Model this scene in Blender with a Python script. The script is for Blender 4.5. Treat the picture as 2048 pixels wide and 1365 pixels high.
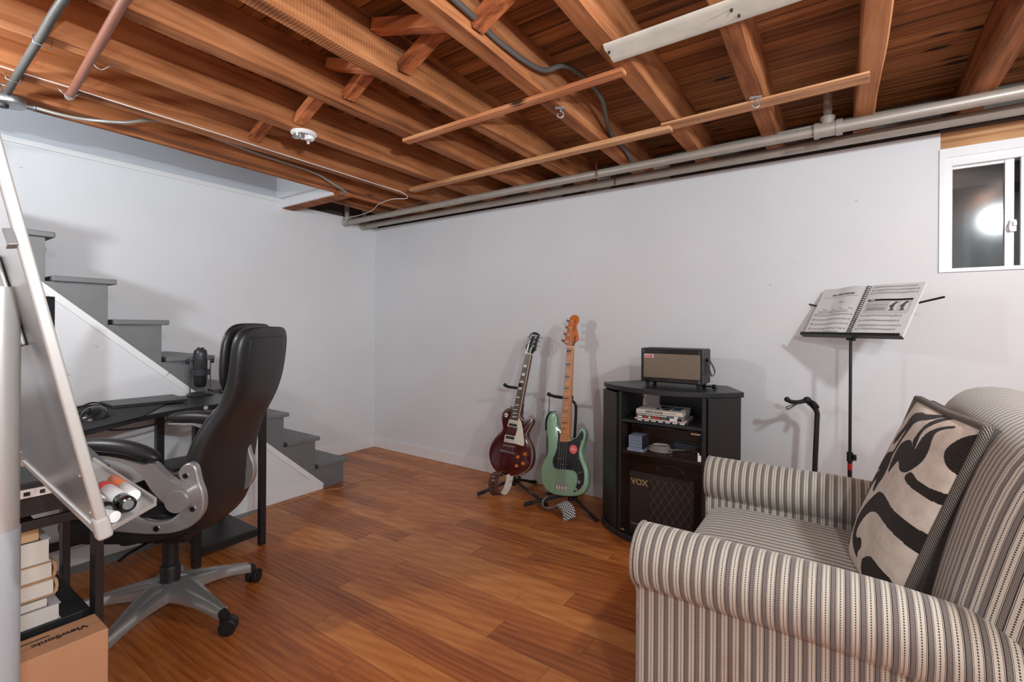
import bpy, bmesh, math, random
from mathutils import Vector, Matrix
random.seed(7)
for o in list(bpy.data.objects): bpy.data.objects.remove(o)
C = bpy.context.scene.collection
SC = bpy.context.scene
PI = math.pi
# ------------------------------------------------------------------ camera
YAW = math.radians(34.65); ROLL = math.radians(0.36); FPX = 949.0
CAMP = Vector((3.8089, -3.1085, 1.2))
Fv = Vector((-math.sin(YAW), math.cos(YAW), 0)); R0 = Vector((math.cos(YAW), math.sin(YAW), 0)); U0 = Vector((0, 0, 1))
Rv = R0*math.cos(ROLL) + U0*math.sin(ROLL); Uv = U0*math.cos(ROLL) - R0*math.sin(ROLL)
cd = bpy.data.cameras.new('camera'); cam = bpy.data.objects.new('camera', cd); C.objects.link(cam)
cd.sensor_width = 36.0; cd.sensor_fit = 'HORIZONTAL'; cd.lens = 36.0*FPX/2048.0
cd.shift_x = 0.0; cd.shift_y = -(682.5-653.8)/2048.0
cd.clip_start = 0.05
M = Matrix((( Rv.x, Uv.x, -Fv.x, CAMP.x), (Rv.y, Uv.y, -Fv.y, CAMP.y), (Rv.z, Uv.z, -Fv.z, CAMP.z), (0, 0, 0, 1)))
cam.matrix_world = M
SC.camera = cam
SC.view_settings.view_transform = 'Standard'; SC.view_settings.look = 'None'
SC.view_settings.exposure = 0.15; SC.view_settings.gamma = 1.0; SC.view_settings.use_curve_mapping = False
# ------------------------------------------------------------------ world (night outside the window)
W = bpy.data.worlds.new('world'); SC.world = W; W.use_nodes = True
W.node_tree.nodes['Background'].inputs[0].default_value = (0.30, 0.36, 0.45, 1); W.node_tree.nodes['Background'].inputs[1].default_value = 0.25
# ------------------------------------------------------------------ lights
def point(name, loc, e, r, col=(1, 1, 1)):
    l = bpy.data.lights.new(name, 'POINT'); l.energy = e; l.shadow_soft_size = r; l.color = col
    o = bpy.data.objects.new(name, l); C.objects.link(o); o.location = loc; return o
def area(name, loc, to, e, sx, sy, col=(1, 1, 1)):
    l = bpy.data.lights.new(name, 'AREA'); l.shape = 'RECTANGLE'; l.size = sx; l.size_y = sy; l.energy = e; l.color = col
    o = bpy.data.objects.new(name, l); C.objects.link(o); o.location = loc
    o.rotation_euler = (Vector(to)-Vector(loc)).to_track_quat('-Z', 'Y').to_euler(); return o
COOL = (0.885, 0.955, 1.0)
point('bulb_stairs', (1.35, -3.35, 1.93), 48, 0.045, COOL)
point('bulb_right', (4.79, -1.88, 2.04), 66, 0.06, COOL)
point('camera_flash', (4.45, -3.25, 1.75), 46, 0.04, COOL)  # flash standing beside the camera, out of view
def spot(name, loc, to, e, deg, r, col=(1, 1, 1)):
    l = bpy.data.lights.new(name, 'SPOT'); l.energy = e; l.spot_size = math.radians(deg); l.spot_blend = 1.0; l.shadow_soft_size = r; l.color = col
    o = bpy.data.objects.new(name, l); C.objects.link(o); o.location = loc; o.rotation_euler = (Vector(to)-Vector(loc)).to_track_quat('-Z', 'Y').to_euler(); return o
spot('joist_fill_spot', (4.55, -3.05, 1.60), (1.3, -1.9, 2.28), 160, 86, 0.03, COOL)  # added spot that brightens the joist sides, no such lamp is visible
area('soft_fill', (3.6, -4.7, 1.5), (2.6, -1.0, 1.3), 8, 2.0, 1.2, COOL)
point('bulb_stairwell', (0.38, -2.9, 3.0), 6, 0.05, COOL)

# ------------------------------------------------------------------ helpers
def tag(o, label=None, cat=None, group=None, kind=None):
    if label: o['label'] = label
    if cat: o['category'] = cat
    if group: o['group'] = group
    if kind: o['kind'] = kind
    return o
WM = {}
def thing(name, label, cat, loc=(0, 0, 0), rotz=0, group=None, rot=None):
    o = bpy.data.objects.new(name, None); C.objects.link(o); o.empty_display_size = 0.1
    m = Matrix.Translation(loc) @ (rot.to_4x4() if rot is not None else Matrix.Rotation(rotz, 4, 'Z'))
    o.matrix_world = m; WM[o.name] = m.copy()
    return tag(o, label, cat, group)
class MB:
    def __init__(s): s.v = []; s.f = []; s.uv = []; s.mi = []; s.cur = 0
    def face(s, idx, uv=None):
        s.f.append(tuple(idx)); s.uv.append(uv or [(s.v[i][0], s.v[i][1]) for i in idx]); s.mi.append(s.cur)
    def box(s, a, b, M=None):
        x0, y0, z0 = a; x1, y1, z1 = b
        if x0 > x1: x0, x1 = x1, x0
        if y0 > y1: y0, y1 = y1, y0
        if z0 > z1: z0, z1 = z1, z0
        n = len(s.v); P = [(x0,y0,z0),(x1,y0,z0),(x1,y1,z0),(x0,y1,z0),(x0,y0,z1),(x1,y0,z1),(x1,y1,z1),(x0,y1,z1)]
        if M is not None: P = [tuple(M @ Vector(p)) for p in P]
        s.v += P
        for q in ((0,3,2,1),(4,5,6,7),(0,1,5,4),(1,2,6,5),(2,3,7,6),(3,0,4,7)): s.face([n+i for i in q])
        return s
    def grid(s, rows, cu=False, cv=False, uv=None, flip=False):
        """rows: list of lists of points; uv(i,j)->(u,v)"""
        n = len(s.v); nr = len(rows); nc = len(rows[0])
        for r in rows: s.v += [tuple(p) for p in r]
        for i in range(nr if cu else nr-1):
            for j in range(nc if cv else nc-1):
                i2 = (i+1) % nr; j2 = (j+1) % nc
                idx = [n+i*nc+j, n+i2*nc+j, n+i2*nc+j2, n+i*nc+j2]
                u = None
                if uv: u = [uv(i, j), uv(i+1, j), uv(i+1, j+1), uv(i, j+1)]
                if flip: idx = idx[::-1]; u = u[::-1] if u else None
                s.face(idx, u)
        return s
    def tube(s, path, r, n=8, caps=True, closed=False):
        path = [Vector(p) for p in path]; m = len(path); rows = []
        rr = r if isinstance(r, (list, tuple)) else [r]*m
        prev = None
        for i, p in enumerate(path):
            if closed: t = (path[(i+1) % m]-path[i-1]).normalized()
            else: t = ((path[min(i+1, m-1)]-path[max(i-1, 0)])).normalized()
            if prev is None:
                a = Vector((0, 0, 1)) if abs(t.z) < .9 else Vector((1, 0, 0)); x = t.cross(a).normalized()
            else: x = (prev - t*prev.dot(t)).normalized()
            prev = x; y = t.cross(x)
            rows.append([p + (x*math.cos(2*PI*k/n)+y*math.sin(2*PI*k/n))*rr[i] for k in range(n)])
        b = len(s.v); s.grid(rows, cu=closed, cv=True)
        if caps and not closed:
            s.face([b+k for k in range(n)]); s.face([b+(m-1)*n+k for k in range(n)][::-1])
        return s
    def cyl(s, p0, p1, r0, r1=None, n=16): return s.tube([p0, p1], [r0, r0 if r1 is None else r1], n)
    def prism(s, poly, O, u, v, n, d0, d1, taper=None):
        """2D polygon in plane (O,u,v) extruded along n from d0 to d1"""
        O, u, v, n = Vector(O), Vector(u), Vector(v), Vector(n); b = len(s.v); k = len(poly)
        A = [O+u*x+v*y+n*d0 for x, y in poly]; 
        s.v += [tuple(p) for p in A]
        s.v += [tuple(O+u*x+v*y+n*d1) for x, y in poly]
        s.face([b+i for i in range(k)][::-1], [(poly[i][0], poly[i][1]) for i in range(k)][::-1]); s.face([b+k+i for i in range(k)], [(poly[i][0], poly[i][1]) for i in range(k)])
        for i in range(k):
            j = (i+1) % k; s.face([b+i, b+j, b+k+j, b+k+i], [(poly[i][0], d0), (poly[j][0], d0), (poly[j][0], d1), (poly[i][0], d1)])
        return s
    def ell(s, c, r, nu=12, nv=8, M=None):
        rows = []
        for i in range(nv+1):
            ph = -PI/2+PI*i/nv
            row = []
            for j in range(nu):
                th = 2*PI*j/nu; p = Vector((r[0]*math.cos(ph)*math.cos(th), r[1]*math.cos(ph)*math.sin(th), r[2]*math.sin(ph)))
                if M is not None: p = M @ p
                row.append(p+Vector(c))
            rows.append(row)
        return s.grid(rows, cv=True, flip=True)
    def lathe(s, prof, c=(0, 0, 0), n=24, M=None):
        rows = []
        for r, z in prof:
            row = []
            for j in range(n):
                th = 2*PI*j/n; p = Vector((r*math.cos(th), r*math.sin(th), z))
                if M is not None: p = M @ p
                row.append(p+Vector(c))
            rows.append(row)
        b = len(s.v); s.grid(rows, cv=True, flip=True)
        s.face([b+k for k in range(n)][::-1] if False else [b+k for k in range(n)]); s.face([b+(len(prof)-1)*n+k for k in range(n)][::-1])
        return s
def build(name, mb, mats, parent=None, world=True, smooth=False, bevel=0, bseg=2, sub=0, label=None, origin=None, local=False):
    me = bpy.data.meshes.new(name); me.from_pydata([tuple(p) for p in mb.v], [], mb.f)
    if not isinstance(mats, (list, tuple)): mats = [mats]
    for m in mats: me.materials.append(m)
    ul = me.uv_layers.new(name='uv')
    for p, u, mi in zip(me.polygons, mb.uv, mb.mi):
        p.material_index = mi
        for k, li in enumerate(p.loop_indices): ul.data[li].uv = u[k]
    bm = bmesh.new(); bm.from_mesh(me); bmesh.ops.recalc_face_normals(bm, faces=bm.faces[:]); bm.to_mesh(me); bm.free()
    o = bpy.data.objects.new(name, me); C.objects.link(o)
    if parent is not None:
        Mx = WM[parent.name]
        if world and not local: me.transform(Mx.inverted())
        o.parent = parent; WM[o.name] = Mx
    else:
        vs = [v.co for v in me.vertices]
        if origin is None:
            origin = Vector(((min(v.x for v in vs)+max(v.x for v in vs))/2, (min(v.y for v in vs)+max(v.y for v in vs))/2, min(v.z for v in vs)))
        origin = Vector(origin); me.transform(Matrix.Translation(-origin)); o.location = origin; WM[o.name] = Matrix.Translation(origin)
    if smooth:
        for p in me.polygons: p.use_smooth = True
        if smooth is not True: me.set_sharp_from_angle(angle=math.radians(smooth))
    if bevel:
        md = o.modifiers.new('bevel', 'BEVEL'); md.width = bevel; md.segments = bseg; md.limit_method = 'ANGLE'; md.angle_limit = math.radians(40)
        if not smooth:
            for p in me.polygons: p.use_smooth = True
            md.harden_normals = True
    if sub:
        md = o.modifiers.new('sub', 'SUBSURF'); md.levels = sub; md.render_levels = sub
    if label: o['label'] = label
    me.update()
    return o
def struct(name, mb, mats, **k):
    o = build(name, mb, mats, **k); o['kind'] = 'structure'; return o
def bxo(name, a, b, m, parent=None, bevel=0.002, **k): return build(name, MB().box(a, b), m, parent, bevel=bevel, **k)
def text(name, body, size, Mx, m, parent, ext=0.0004, align='LEFT', bold=0.0, sx=1.0):
    cu = bpy.data.curves.new(name+'_c', 'FONT'); cu.body = body; cu.size = size; cu.extrude = ext; cu.align_x = align; cu.offset = bold; cu.resolution_u = 3
    t = bpy.data.objects.new(name+'_t', cu); C.objects.link(t)
    dg = bpy.context.evaluated_depsgraph_get(); dg.update()
    me = bpy.data.meshes.new_from_object(t.evaluated_get(dg)); bpy.data.objects.remove(t)
    me.name = name; me.transform(Mx @ Matrix.Diagonal((sx, 1, 1, 1))); me.materials.clear(); me.materials.append(m)
    if parent is not None: me.transform(WM[parent.name].inverted())
    o = bpy.data.objects.new(name, me); C.objects.link(o)
    if parent is not None: o.parent = parent; WM[o.name] = WM[parent.name]
    return o
def frame(O, x, y, z=None):
    x, y = Vector(x).normalized(), Vector(y).normalized(); z = x.cross(y)
    return Matrix(((x.x, y.x, z.x, O[0]), (x.y, y.y, z.y, O[1]), (x.z, y.z, z.z, O[2]), (0, 0, 0, 1)))
def smooth_poly(P, it=1, closed=True):
    for _ in range(it):
        Q = []; n = len(P)
        for i in range(n):
            a, b = P[i], P[(i+1) % n]
            if not closed and i == n-1: Q.append(a); break
            Q.append((a[0]*.75+b[0]*.25, a[1]*.75+b[1]*.25)); Q.append((a[0]*.25+b[0]*.75, a[1]*.25+b[1]*.75))
        P = Q
    return P
def spline(pts, n=6):
    P = [Vector(p) for p in pts]; out = []
    for i in range(len(P)-1):
        a, b, c, d = P[max(i-1, 0)], P[i], P[i+1], P[min(i+2, len(P)-1)]
        for k in range(n):
            t = k/n; out.append(0.5*((2*b)+(c-a)*t+(2*a-5*b+4*c-d)*t*t+(3*b-a-3*c+d)*t**3))
    out.append(P[-1]); return out
def copy_tree(o, parent=None):
    c = o.copy(); C.objects.link(c); c.parent = parent
    for ch in list(o.children): copy_tree(ch, c)
    return c
# ------------------------------------------------------------------ materials
def nmat(name):
    m = bpy.data.materials.new(name); m.use_nodes = True; return m, m.node_tree, m.node_tree.nodes, m.node_tree.links, m.node_tree.nodes['Principled BSDF']
def S(c): # srgb 0-255 -> linear
    return tuple(((v/255)/12.92 if v/255 <= .04045 else ((v/255+.055)/1.055)**2.4) for v in c)+(1,)
def flat(name, c, rough=.5, metal=0, var=0.08, scale=40, bump=0.0, spec=.5, coat=0, trans=0, bscale=None):
    m, t, N, L, b = nmat(name); c = S(c)
    b.inputs['Roughness'].default_value = rough; b.inputs['Metallic'].default_value = metal; b.inputs['Specular IOR Level'].default_value = spec
    b.inputs['Coat Weight'].default_value = coat; b.inputs['Coat Roughness'].default_value = .05; b.inputs['Transmission Weight'].default_value = trans
    tc = N.new('ShaderNodeTexCoord'); nz = N.new('ShaderNodeTexNoise'); nz.inputs['Scale'].default_value = scale; nz.inputs['Detail'].default_value = 3
    L.new(tc.outputs['Object'], nz.inputs['Vector'])
    mx = N.new('ShaderNodeMix'); mx.data_type = 'RGBA'
    mx.inputs['A'].default_value = tuple(v*(1-var) for v in c[:3])+(1,); mx.inputs['B'].default_value = tuple(min(1, v*(1+var)) for v in c[:3])+(1,)
    L.new(nz.outputs['Fac'], mx.inputs['Factor']); L.new(mx.outputs['Result'], b.inputs['Base Color'])
    if bump:
        n2 = N.new('ShaderNodeTexNoise'); n2.inputs['Scale'].default_value = bscale or scale*4; L.new(tc.outputs['Object'], n2.inputs['Vector'])
        bp = N.new('ShaderNodeBump'); bp.inputs['Strength'].default_value = bump; bp.inputs['Distance'].default_value = .002
        L.new(n2.outputs['Fac'], bp.inputs['Height']); L.new(bp.outputs['Normal'], b.inputs['Normal'])
    return m
def mathn(N, L, op, a, b=None, c=None):
    n = N.new('ShaderNodeMath'); n.operation = op
    for i, v in enumerate((a, b, c)):
        if v is None: continue
        if isinstance(v, (int, float)): n.inputs[i].default_value = v
        else: L.new(v, n.inputs[i])
    return n.outputs[0]
def ramp(N, L, fac, stops, interp='LINEAR'):
    r = N.new('ShaderNodeValToRGB'); r.color_ramp.interpolation = interp
    e = r.color_ramp.elements
    e[0].position = stops[0][0]; e[0].color = stops[0][1]; e[1].position = stops[-1][0]; e[1].color = stops[-1][1]
    for p, c in stops[1:-1]:
        x = e.new(p); x.color = c
    L.new(fac, r.inputs[0]); return r.outputs[0]
def wood(name, cols, axis='Y', grain=(1.2, 28, 28), rough=.75, bump=.25, saw=0, knots=True, contrast=1.0, plank=None):
    """cols: dark, mid, light srgb"""
    m, t, N, L, b = nmat(name); b.inputs['Roughness'].default_value = rough; b.inputs['Specular IOR Level'].default_value = .25
    g = N.new('ShaderNodeNewGeometry'); oi = N.new('ShaderNodeObjectInfo')
    mp = N.new('ShaderNodeMapping'); sc = {'X': grain, 'Y': (grain[1]*.8, grain[0], grain[2]*.8), 'Z': (grain[1], grain[2], grain[0])}[axis]
    mp.inputs['Scale'].default_value = sc; L.new(g.outputs['Position'], mp.inputs['Vector'])
    off = N.new('ShaderNodeCombineXYZ'); r10 = mathn(N, L, 'MULTIPLY', oi.outputs['Random'], 37.0)
    for i in range(3): L.new(r10, off.inputs[i])
    L.new(off.outputs[0], mp.inputs['Location'])
    nz = N.new('ShaderNodeTexNoise'); nz.inputs['Scale'].default_value = 1; nz.inputs['Detail'].default_value = 6; nz.inputs['Distortion'].default_value = .6; nz.inputs['Roughness'].default_value = .6
    L.new(mp.outputs[0], nz.inputs['Vector'])
    n2 = N.new('ShaderNodeTexNoise'); n2.inputs['Scale'].default_value = 3; n2.inputs['Detail'].default_value = 2; L.new(g.outputs['Position'], n2.inputs['Vector'])
    f = mathn(N, L, 'MULTIPLY_ADD', nz.outputs['Fac'], 1.3, -.15); f2 = mathn(N, L, 'MULTIPLY_ADD', n2.outputs['Fac'], .5, -.25)
    f = mathn(N, L, 'ADD', f, f2)
    rnd = mathn(N, L, 'MULTIPLY_ADD', oi.outputs['Random'], .24, -.12); f = mathn(N, L, 'ADD', f, rnd)
    col = ramp(N, L, f, [(0.22, S(cols[0])), (.5, S(cols[1])), (.8, S(cols[2]))])
    if knots:
        vo = N.new('ShaderNodeTexVoronoi'); vo.inputs['Scale'].default_value = 1.0
        m2 = N.new('ShaderNodeMapping'); ks = {'X': (2.2, 7, 7), 'Y': (7, 2.2, 7), 'Z': (7, 7, 2.2)}[axis]; m2.inputs['Scale'].default_value = ks; L.new(g.outputs['Position'], m2.inputs['Vector']); L.new(off.outputs[0], m2.inputs['Location'])
        L.new(m2.outputs[0], vo.inputs['Vector'])
        k = ramp(N, L, vo.outputs['Distance'], [(0.07, (1, 1, 1, 1)), (.13, (0, 0, 0, 1))])
        mx = N.new('ShaderNodeMix'); mx.data_type = 'RGBA'; L.new(k, mx.inputs['Factor']); L.new(col, mx.inputs['A']); mx.inputs['B'].default_value = S([v*.45 for v in cols[0]]); col = mx.outputs['Result']
    L.new(col, b.inputs['Base Color'])
    h = nz.outputs['Fac']
    if saw:
        wv = N.new('ShaderNodeTexWave'); wv.wave_type = 'BANDS'; wv.bands_direction = axis; wv.inputs['Scale'].default_value = saw; wv.inputs['Distortion'].default_value = 1.5; wv.inputs['Detail'].default_value = 1
        L.new(g.outputs['Position'], wv.inputs['Vector']); h = mathn(N, L, 'ADD', mathn(N, L, 'MULTIPLY', wv.outputs['Fac'], .5), h)
    bp = N.new('ShaderNodeBump'); bp.inputs['Strength'].default_value = bump; bp.inputs['Distance'].default_value = .004
    L.new(h, bp.inputs['Height']); L.new(bp.outputs[0], b.inputs['Normal'])
    return m
m_joist = wood('joist_wood', [(106, 62, 36), (164, 102, 62), (192, 132, 88)], 'Y', bump=.18, knots=False)
m_joist_saw = wood('saw_marked_wood', [(106, 62, 36), (166, 106, 64), (196, 138, 92)], 'Y', saw=26, bump=.5, knots=False)
m_joist_dark = wood('trimmer_wood', [(82, 44, 24), (142, 82, 46), (174, 110, 68)], 'Y', saw=0, bump=.3)
m_batten = wood('batten_wood', [(156, 104, 68), (206, 152, 108), (226, 178, 136)], 'X', rough=.6)
m_batten_red = wood('batten_red_wood', [(132, 76, 46), (186, 116, 74), (216, 154, 108)], 'X', rough=.6)
m_block = wood('bridging_wood', [(104, 54, 30), (182, 104, 62), (212, 136, 88)], 'X', rough=.65)
m_header = wood('header_wood', [(146, 100, 64), (196, 144, 98), (220, 172, 126)], 'X', rough=.65)
def subfloor():
    m, t, N, L, b = nmat('subfloor_boards'); b.inputs['Roughness'].default_value = .7; b.inputs['Specular IOR Level'].default_value = .25
    g = N.new('ShaderNodeNewGeometry'); sp = N.new('ShaderNodeSeparateXYZ'); L.new(g.outputs['Position'], sp.inputs[0])
    PW = .083
    yb = mathn(N, L, 'DIVIDE', sp.outputs[1], PW); row = mathn(N, L, 'FLOOR', yb); fr = mathn(N, L, 'FRACT', yb)
    wn = N.new('ShaderNodeTexWhiteNoise'); wn.noise_dimensions = '1D'; L.new(row, wn.inputs['W'])
    xo = mathn(N, L, 'MULTIPLY_ADD', wn.outputs['Value'], 17.0, sp.outputs[0])
    cv = N.new('ShaderNodeCombineXYZ'); L.new(xo, cv.inputs[0]); L.new(sp.outputs[1], cv.inputs[1]); L.new(row, cv.inputs[2])
    mp = N.new('ShaderNodeMapping'); mp.inputs['Scale'].default_value = (1.3, 26, 1); L.new(cv.outputs[0], mp.inputs['Vector'])
    nz = N.new('ShaderNodeTexNoise'); nz.inputs['Scale'].default_value = 1; nz.inputs['Detail'].default_value = 5; nz.inputs['Distortion'].default_value = .8; L.new(mp.outputs[0], nz.inputs['Vector'])
    f = mathn(N, L, 'MULTIPLY_ADD', wn.outputs['Value'], .3, -.15); f = mathn(N, L, 'ADD', f, nz.outputs['Fac'])
    col = ramp(N, L, f, [(.25, S((96, 58, 30))), (.5, S((156, 102, 56))), (.78, S((190, 134, 82)))])
    vo = N.new('ShaderNodeTexVoronoi'); m2 = N.new('ShaderNodeMapping'); m2.inputs['Scale'].default_value = (2.6, 8, 3); L.new(cv.outputs[0], m2.inputs['Vector']); L.new(m2.outputs[0], vo.inputs['Vector']); vo.inputs['Scale'].default_value = 1
    k = ramp(N, L, vo.outputs['Distance'], [(.09, (1, 1, 1, 1)), (.17, (0, 0, 0, 1))])
    mx = N.new('ShaderNodeMix'); mx.data_type = 'RGBA'; L.new(k, mx.inputs['Factor']); L.new(col, mx.inputs['A']); mx.inputs['B'].default_value = S((52, 26, 12))
    ed = mathn(N, L, 'LESS_THAN', fr, .045)
    m3 = N.new('ShaderNodeMix'); m3.data_type = 'RGBA'; L.new(ed, m3.inputs['Factor']); L.new(mx.outputs['Result'], m3.inputs['A']); m3.inputs['B'].default_value = S((40, 22, 12))
    L.new(m3.outputs['Result'], b.inputs['Base Color']); return m
m_subfloor = subfloor()
def vinyl():
    m, t, N, L, b = nmat('floor_vinyl'); b.inputs['Roughness'].default_value = .34; b.inputs['Specular IOR Level'].default_value = .45
    g = N.new('ShaderNodeNewGeometry'); sp = N.new('ShaderNodeSeparateXYZ'); L.new(g.outputs['Position'], sp.inputs[0])
    PW = .118; LEN = 1.05
    yb = mathn(N, L, 'DIVIDE', sp.outputs[1], PW); row = mathn(N, L, 'FLOOR', yb); fy = mathn(N, L, 'FRACT', yb)
    wn = N.new('ShaderNodeTexWhiteNoise'); wn.noise_dimensions = '1D'; L.new(row, wn.inputs['W'])
    xb = mathn(N, L, 'DIVIDE', mathn(N, L, 'MULTIPLY_ADD', wn.outputs['Value'], 3.7, sp.outputs[0]), LEN); cx = mathn(N, L, 'FLOOR', xb); fx = mathn(N, L, 'FRACT', xb)
    cell = N.new('ShaderNodeCombineXYZ'); L.new(cx, cell.inputs[0]); L.new(row, cell.inputs[1])
    w2 = N.new('ShaderNodeTexWhiteNoise'); w2.noise_dimensions = '2D'; L.new(cell.outputs[0], w2.inputs['Vector'])
    cv = N.new('ShaderNodeCombineXYZ'); L.new(mathn(N, L, 'MULTIPLY_ADD', w2.outputs['Value'], 23.0, sp.outputs[0]), cv.inputs[0]); L.new(sp.outputs[1], cv.inputs[1]); L.new(mathn(N, L, 'MULTIPLY', w2.outputs['Value'], 9.0), cv.inputs[2])
    mp = N.new('ShaderNodeMapping'); mp.inputs['Scale'].default_value = (1.2, 15, 1); L.new(cv.outputs[0], mp.inputs['Vector'])
    nz = N.new('ShaderNodeTexNoise'); nz.inputs['Scale'].default_value = 1; nz.inputs['Detail'].default_value = 7; nz.inputs['Distortion'].default_value = 1.4; nz.inputs['Roughness'].default_value = .62; L.new(mp.outputs[0], nz.inputs['Vector'])
    fin = N.new('ShaderNodeTexNoise'); fin.inputs['Scale'].default_value = 1; fin.inputs['Detail'].default_value = 4; mf = N.new('ShaderNodeMapping'); mf.inputs['Scale'].default_value = (5, 130, 1); L.new(cv.outputs[0], mf.inputs['Vector']); L.new(mf.outputs[0], fin.inputs['Vector'])
    wv = N.new('ShaderNodeTexWave'); wv.wave_type = 'RINGS'; wv.rings_direction = 'Z'; wv.inputs['Scale'].default_value = 1.3; wv.inputs['Distortion'].default_value = 5; wv.inputs['Detail'].default_value = 3; wv.inputs['Detail Scale'].default_value = 1.2
    m5 = N.new('ShaderNodeMapping'); m5.inputs['Scale'].default_value = (1.3, 9, 1); L.new(cv.outputs[0], m5.inputs['Vector']); L.new(m5.outputs[0], wv.inputs['Vector'])
    f = mathn(N, L, 'MULTIPLY_ADD', wv.outputs['Fac'], .13, -.065); f = mathn(N, L, 'ADD', f, mathn(N, L, 'ADD', mathn(N, L, 'MULTIPLY_ADD', nz.outputs['Fac'], .7, .03), mathn(N, L, 'MULTIPLY', fin.outputs['Fac'], .24)))
    f = mathn(N, L, 'ADD', f, mathn(N, L, 'MULTIPLY_ADD', w2.outputs['Value'], .34, -.17))
    col = ramp(N, L, f, [(.12, S((120, 58, 24))), (.42, S((174, 98, 44))), (.60, S((196, 120, 58))), (.9, S((216, 150, 86)))])
    e1 = mathn(N, L, 'LESS_THAN', fy, .02); e2 = mathn(N, L, 'LESS_THAN', fx, .0025); ed = mathn(N, L, 'MAXIMUM', e1, e2)
    m3 = N.new('ShaderNodeMix'); m3.data_type = 'RGBA'; L.new(mathn(N, L, 'MULTIPLY', ed, .55), m3.inputs['Factor']); L.new(col, m3.inputs['A']); m3.inputs['B'].default_value = S((84, 40, 18))
    L.new(m3.outputs['Result'], b.inputs['Base Color'])
    bp = N.new('ShaderNodeBump'); bp.inputs['Strength'].default_value = .12; bp.inputs['Distance'].default_value = .002; L.new(nz.outputs['Fac'], bp.inputs['Height']); L.new(bp.outputs[0], b.inputs['Normal'])
    return m
m_floor = vinyl()
def paint(name, c, scuff=.5):
    m, t, N, L, b = nmat(name); b.inputs['Roughness'].default_value = .48; b.inputs['Specular IOR Level'].default_value = .35
    g = N.new('ShaderNodeNewGeometry'); nz = N.new('ShaderNodeTexNoise'); nz.inputs['Scale'].default_value = 1.6; nz.inputs['Detail'].default_value = 5; L.new(g.outputs['Position'], nz.inputs['Vector'])
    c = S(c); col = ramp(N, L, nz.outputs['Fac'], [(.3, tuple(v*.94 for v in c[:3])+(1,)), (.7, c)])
    mp = N.new('ShaderNodeMapping'); mp.inputs['Scale'].default_value = (7, 7, 16); mp.inputs['Rotation'].default_value = (.3, .5, .2); L.new(g.outputs['Position'], mp.inputs['Vector'])
    vo = N.new('ShaderNodeTexVoronoi'); vo.feature = 'F1'; vo.inputs['Scale'].default_value = 1; L.new(mp.outputs[0], vo.inputs['Vector'])
    k = ramp(N, L, vo.outputs['Distance'], [(.03, (1, 1, 1, 1)), (.07, (0, 0, 0, 1))])
    n3 = N.new('ShaderNodeTexNoise'); n3.inputs['Scale'].default_value = 2.2; L.new(g.outputs['Position'], n3.inputs['Vector'])
    gate = mathn(N, L, 'GREATER_THAN', n3.outputs['Fac'], .56); k = mathn(N, L, 'MULTIPLY', mathn(N, L, 'MULTIPLY', k, gate), scuff)
    mx = N.new('ShaderNodeMix'); mx.data_type = 'RGBA'; L.new(k, mx.inputs['Factor']); L.new(col, mx.inputs['A']); mx.inputs['B'].default_value = S((120, 118, 116))
    L.new(mx.outputs['Result'], b.inputs['Base Color'])
    n4 = N.new('ShaderNodeTexNoise'); n4.inputs['Scale'].default_value = 60; L.new(g.outputs['Position'], n4.inputs['Vector'])
    bp = N.new('ShaderNodeBump'); bp.inputs['Strength'].default_value = .08; bp.inputs['Distance'].default_value = .002; L.new(n4.outputs['Fac'], bp.inputs['Height']); L.new(bp.outputs[0], b.inputs['Normal'])
    return m
m_wall = paint('wall_paint', (226, 227, 229)); m_wall_up = paint('upper_wall_shaded_paint', (198, 202, 208), .2)  # upper wall is greyer: its shadow is put into the colour
m_trimw = flat('trim_white', (232, 232, 232), .4, var=.03, scale=8)
m_winwhite = flat('window_white', (240, 241, 242), .3, var=.02, scale=8)
m_masonry = flat('painted_masonry', (196, 196, 192), .9, var=.35, scale=9, bump=.8, bscale=30)
m_masonry_d = flat('aged_masonry', (98, 95, 90), .95, var=.5, scale=7, bump=1.0, bscale=25)
m_greypaint = flat('grey_stair_paint', (112, 113, 114), .45, var=.10, scale=14, bump=.1)
m_black = flat('black_laminate', (38, 39, 41), .36, var=.15, scale=60)
m_blackmet = flat('black_metal', (30, 30, 31), .38, var=.1, scale=50, spec=.5)
m_blackplas = flat('black_plastic', (24, 24, 25), .45, var=.1, scale=50)
m_rubber = flat('rubber', (20, 20, 20), .7, var=.1)
m_leather = flat('black_leather', (33, 33, 34), .38, var=.12, scale=30, bump=.12, bscale=260, spec=.45)
m_mesh = flat('black_fabric', (22, 22, 23), .85, var=.2, scale=200)
m_silver = flat('silver_paint', (172, 171, 169), .27, metal=.6, var=.03, scale=10)
m_chrome = flat('chrome', (215, 215, 218), .12, metal=1, var=.03)
m_galv = flat('galvanised_steel', (176, 178, 180), .35, metal=.85, var=.1, scale=25)
m_pipe = flat('painted_pipe', (168, 160, 150), .42, metal=.25, var=.14, scale=18)
m_rust = flat('copper_brown_pipe', (150, 98, 78), .5, metal=.2, var=.12, scale=18)
m_white = flat('white_plastic', (236, 236, 234), .4, var=.02)
m_concrete = flat('grey_concrete', (140, 141, 142), .8, var=.12, scale=12)
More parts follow.
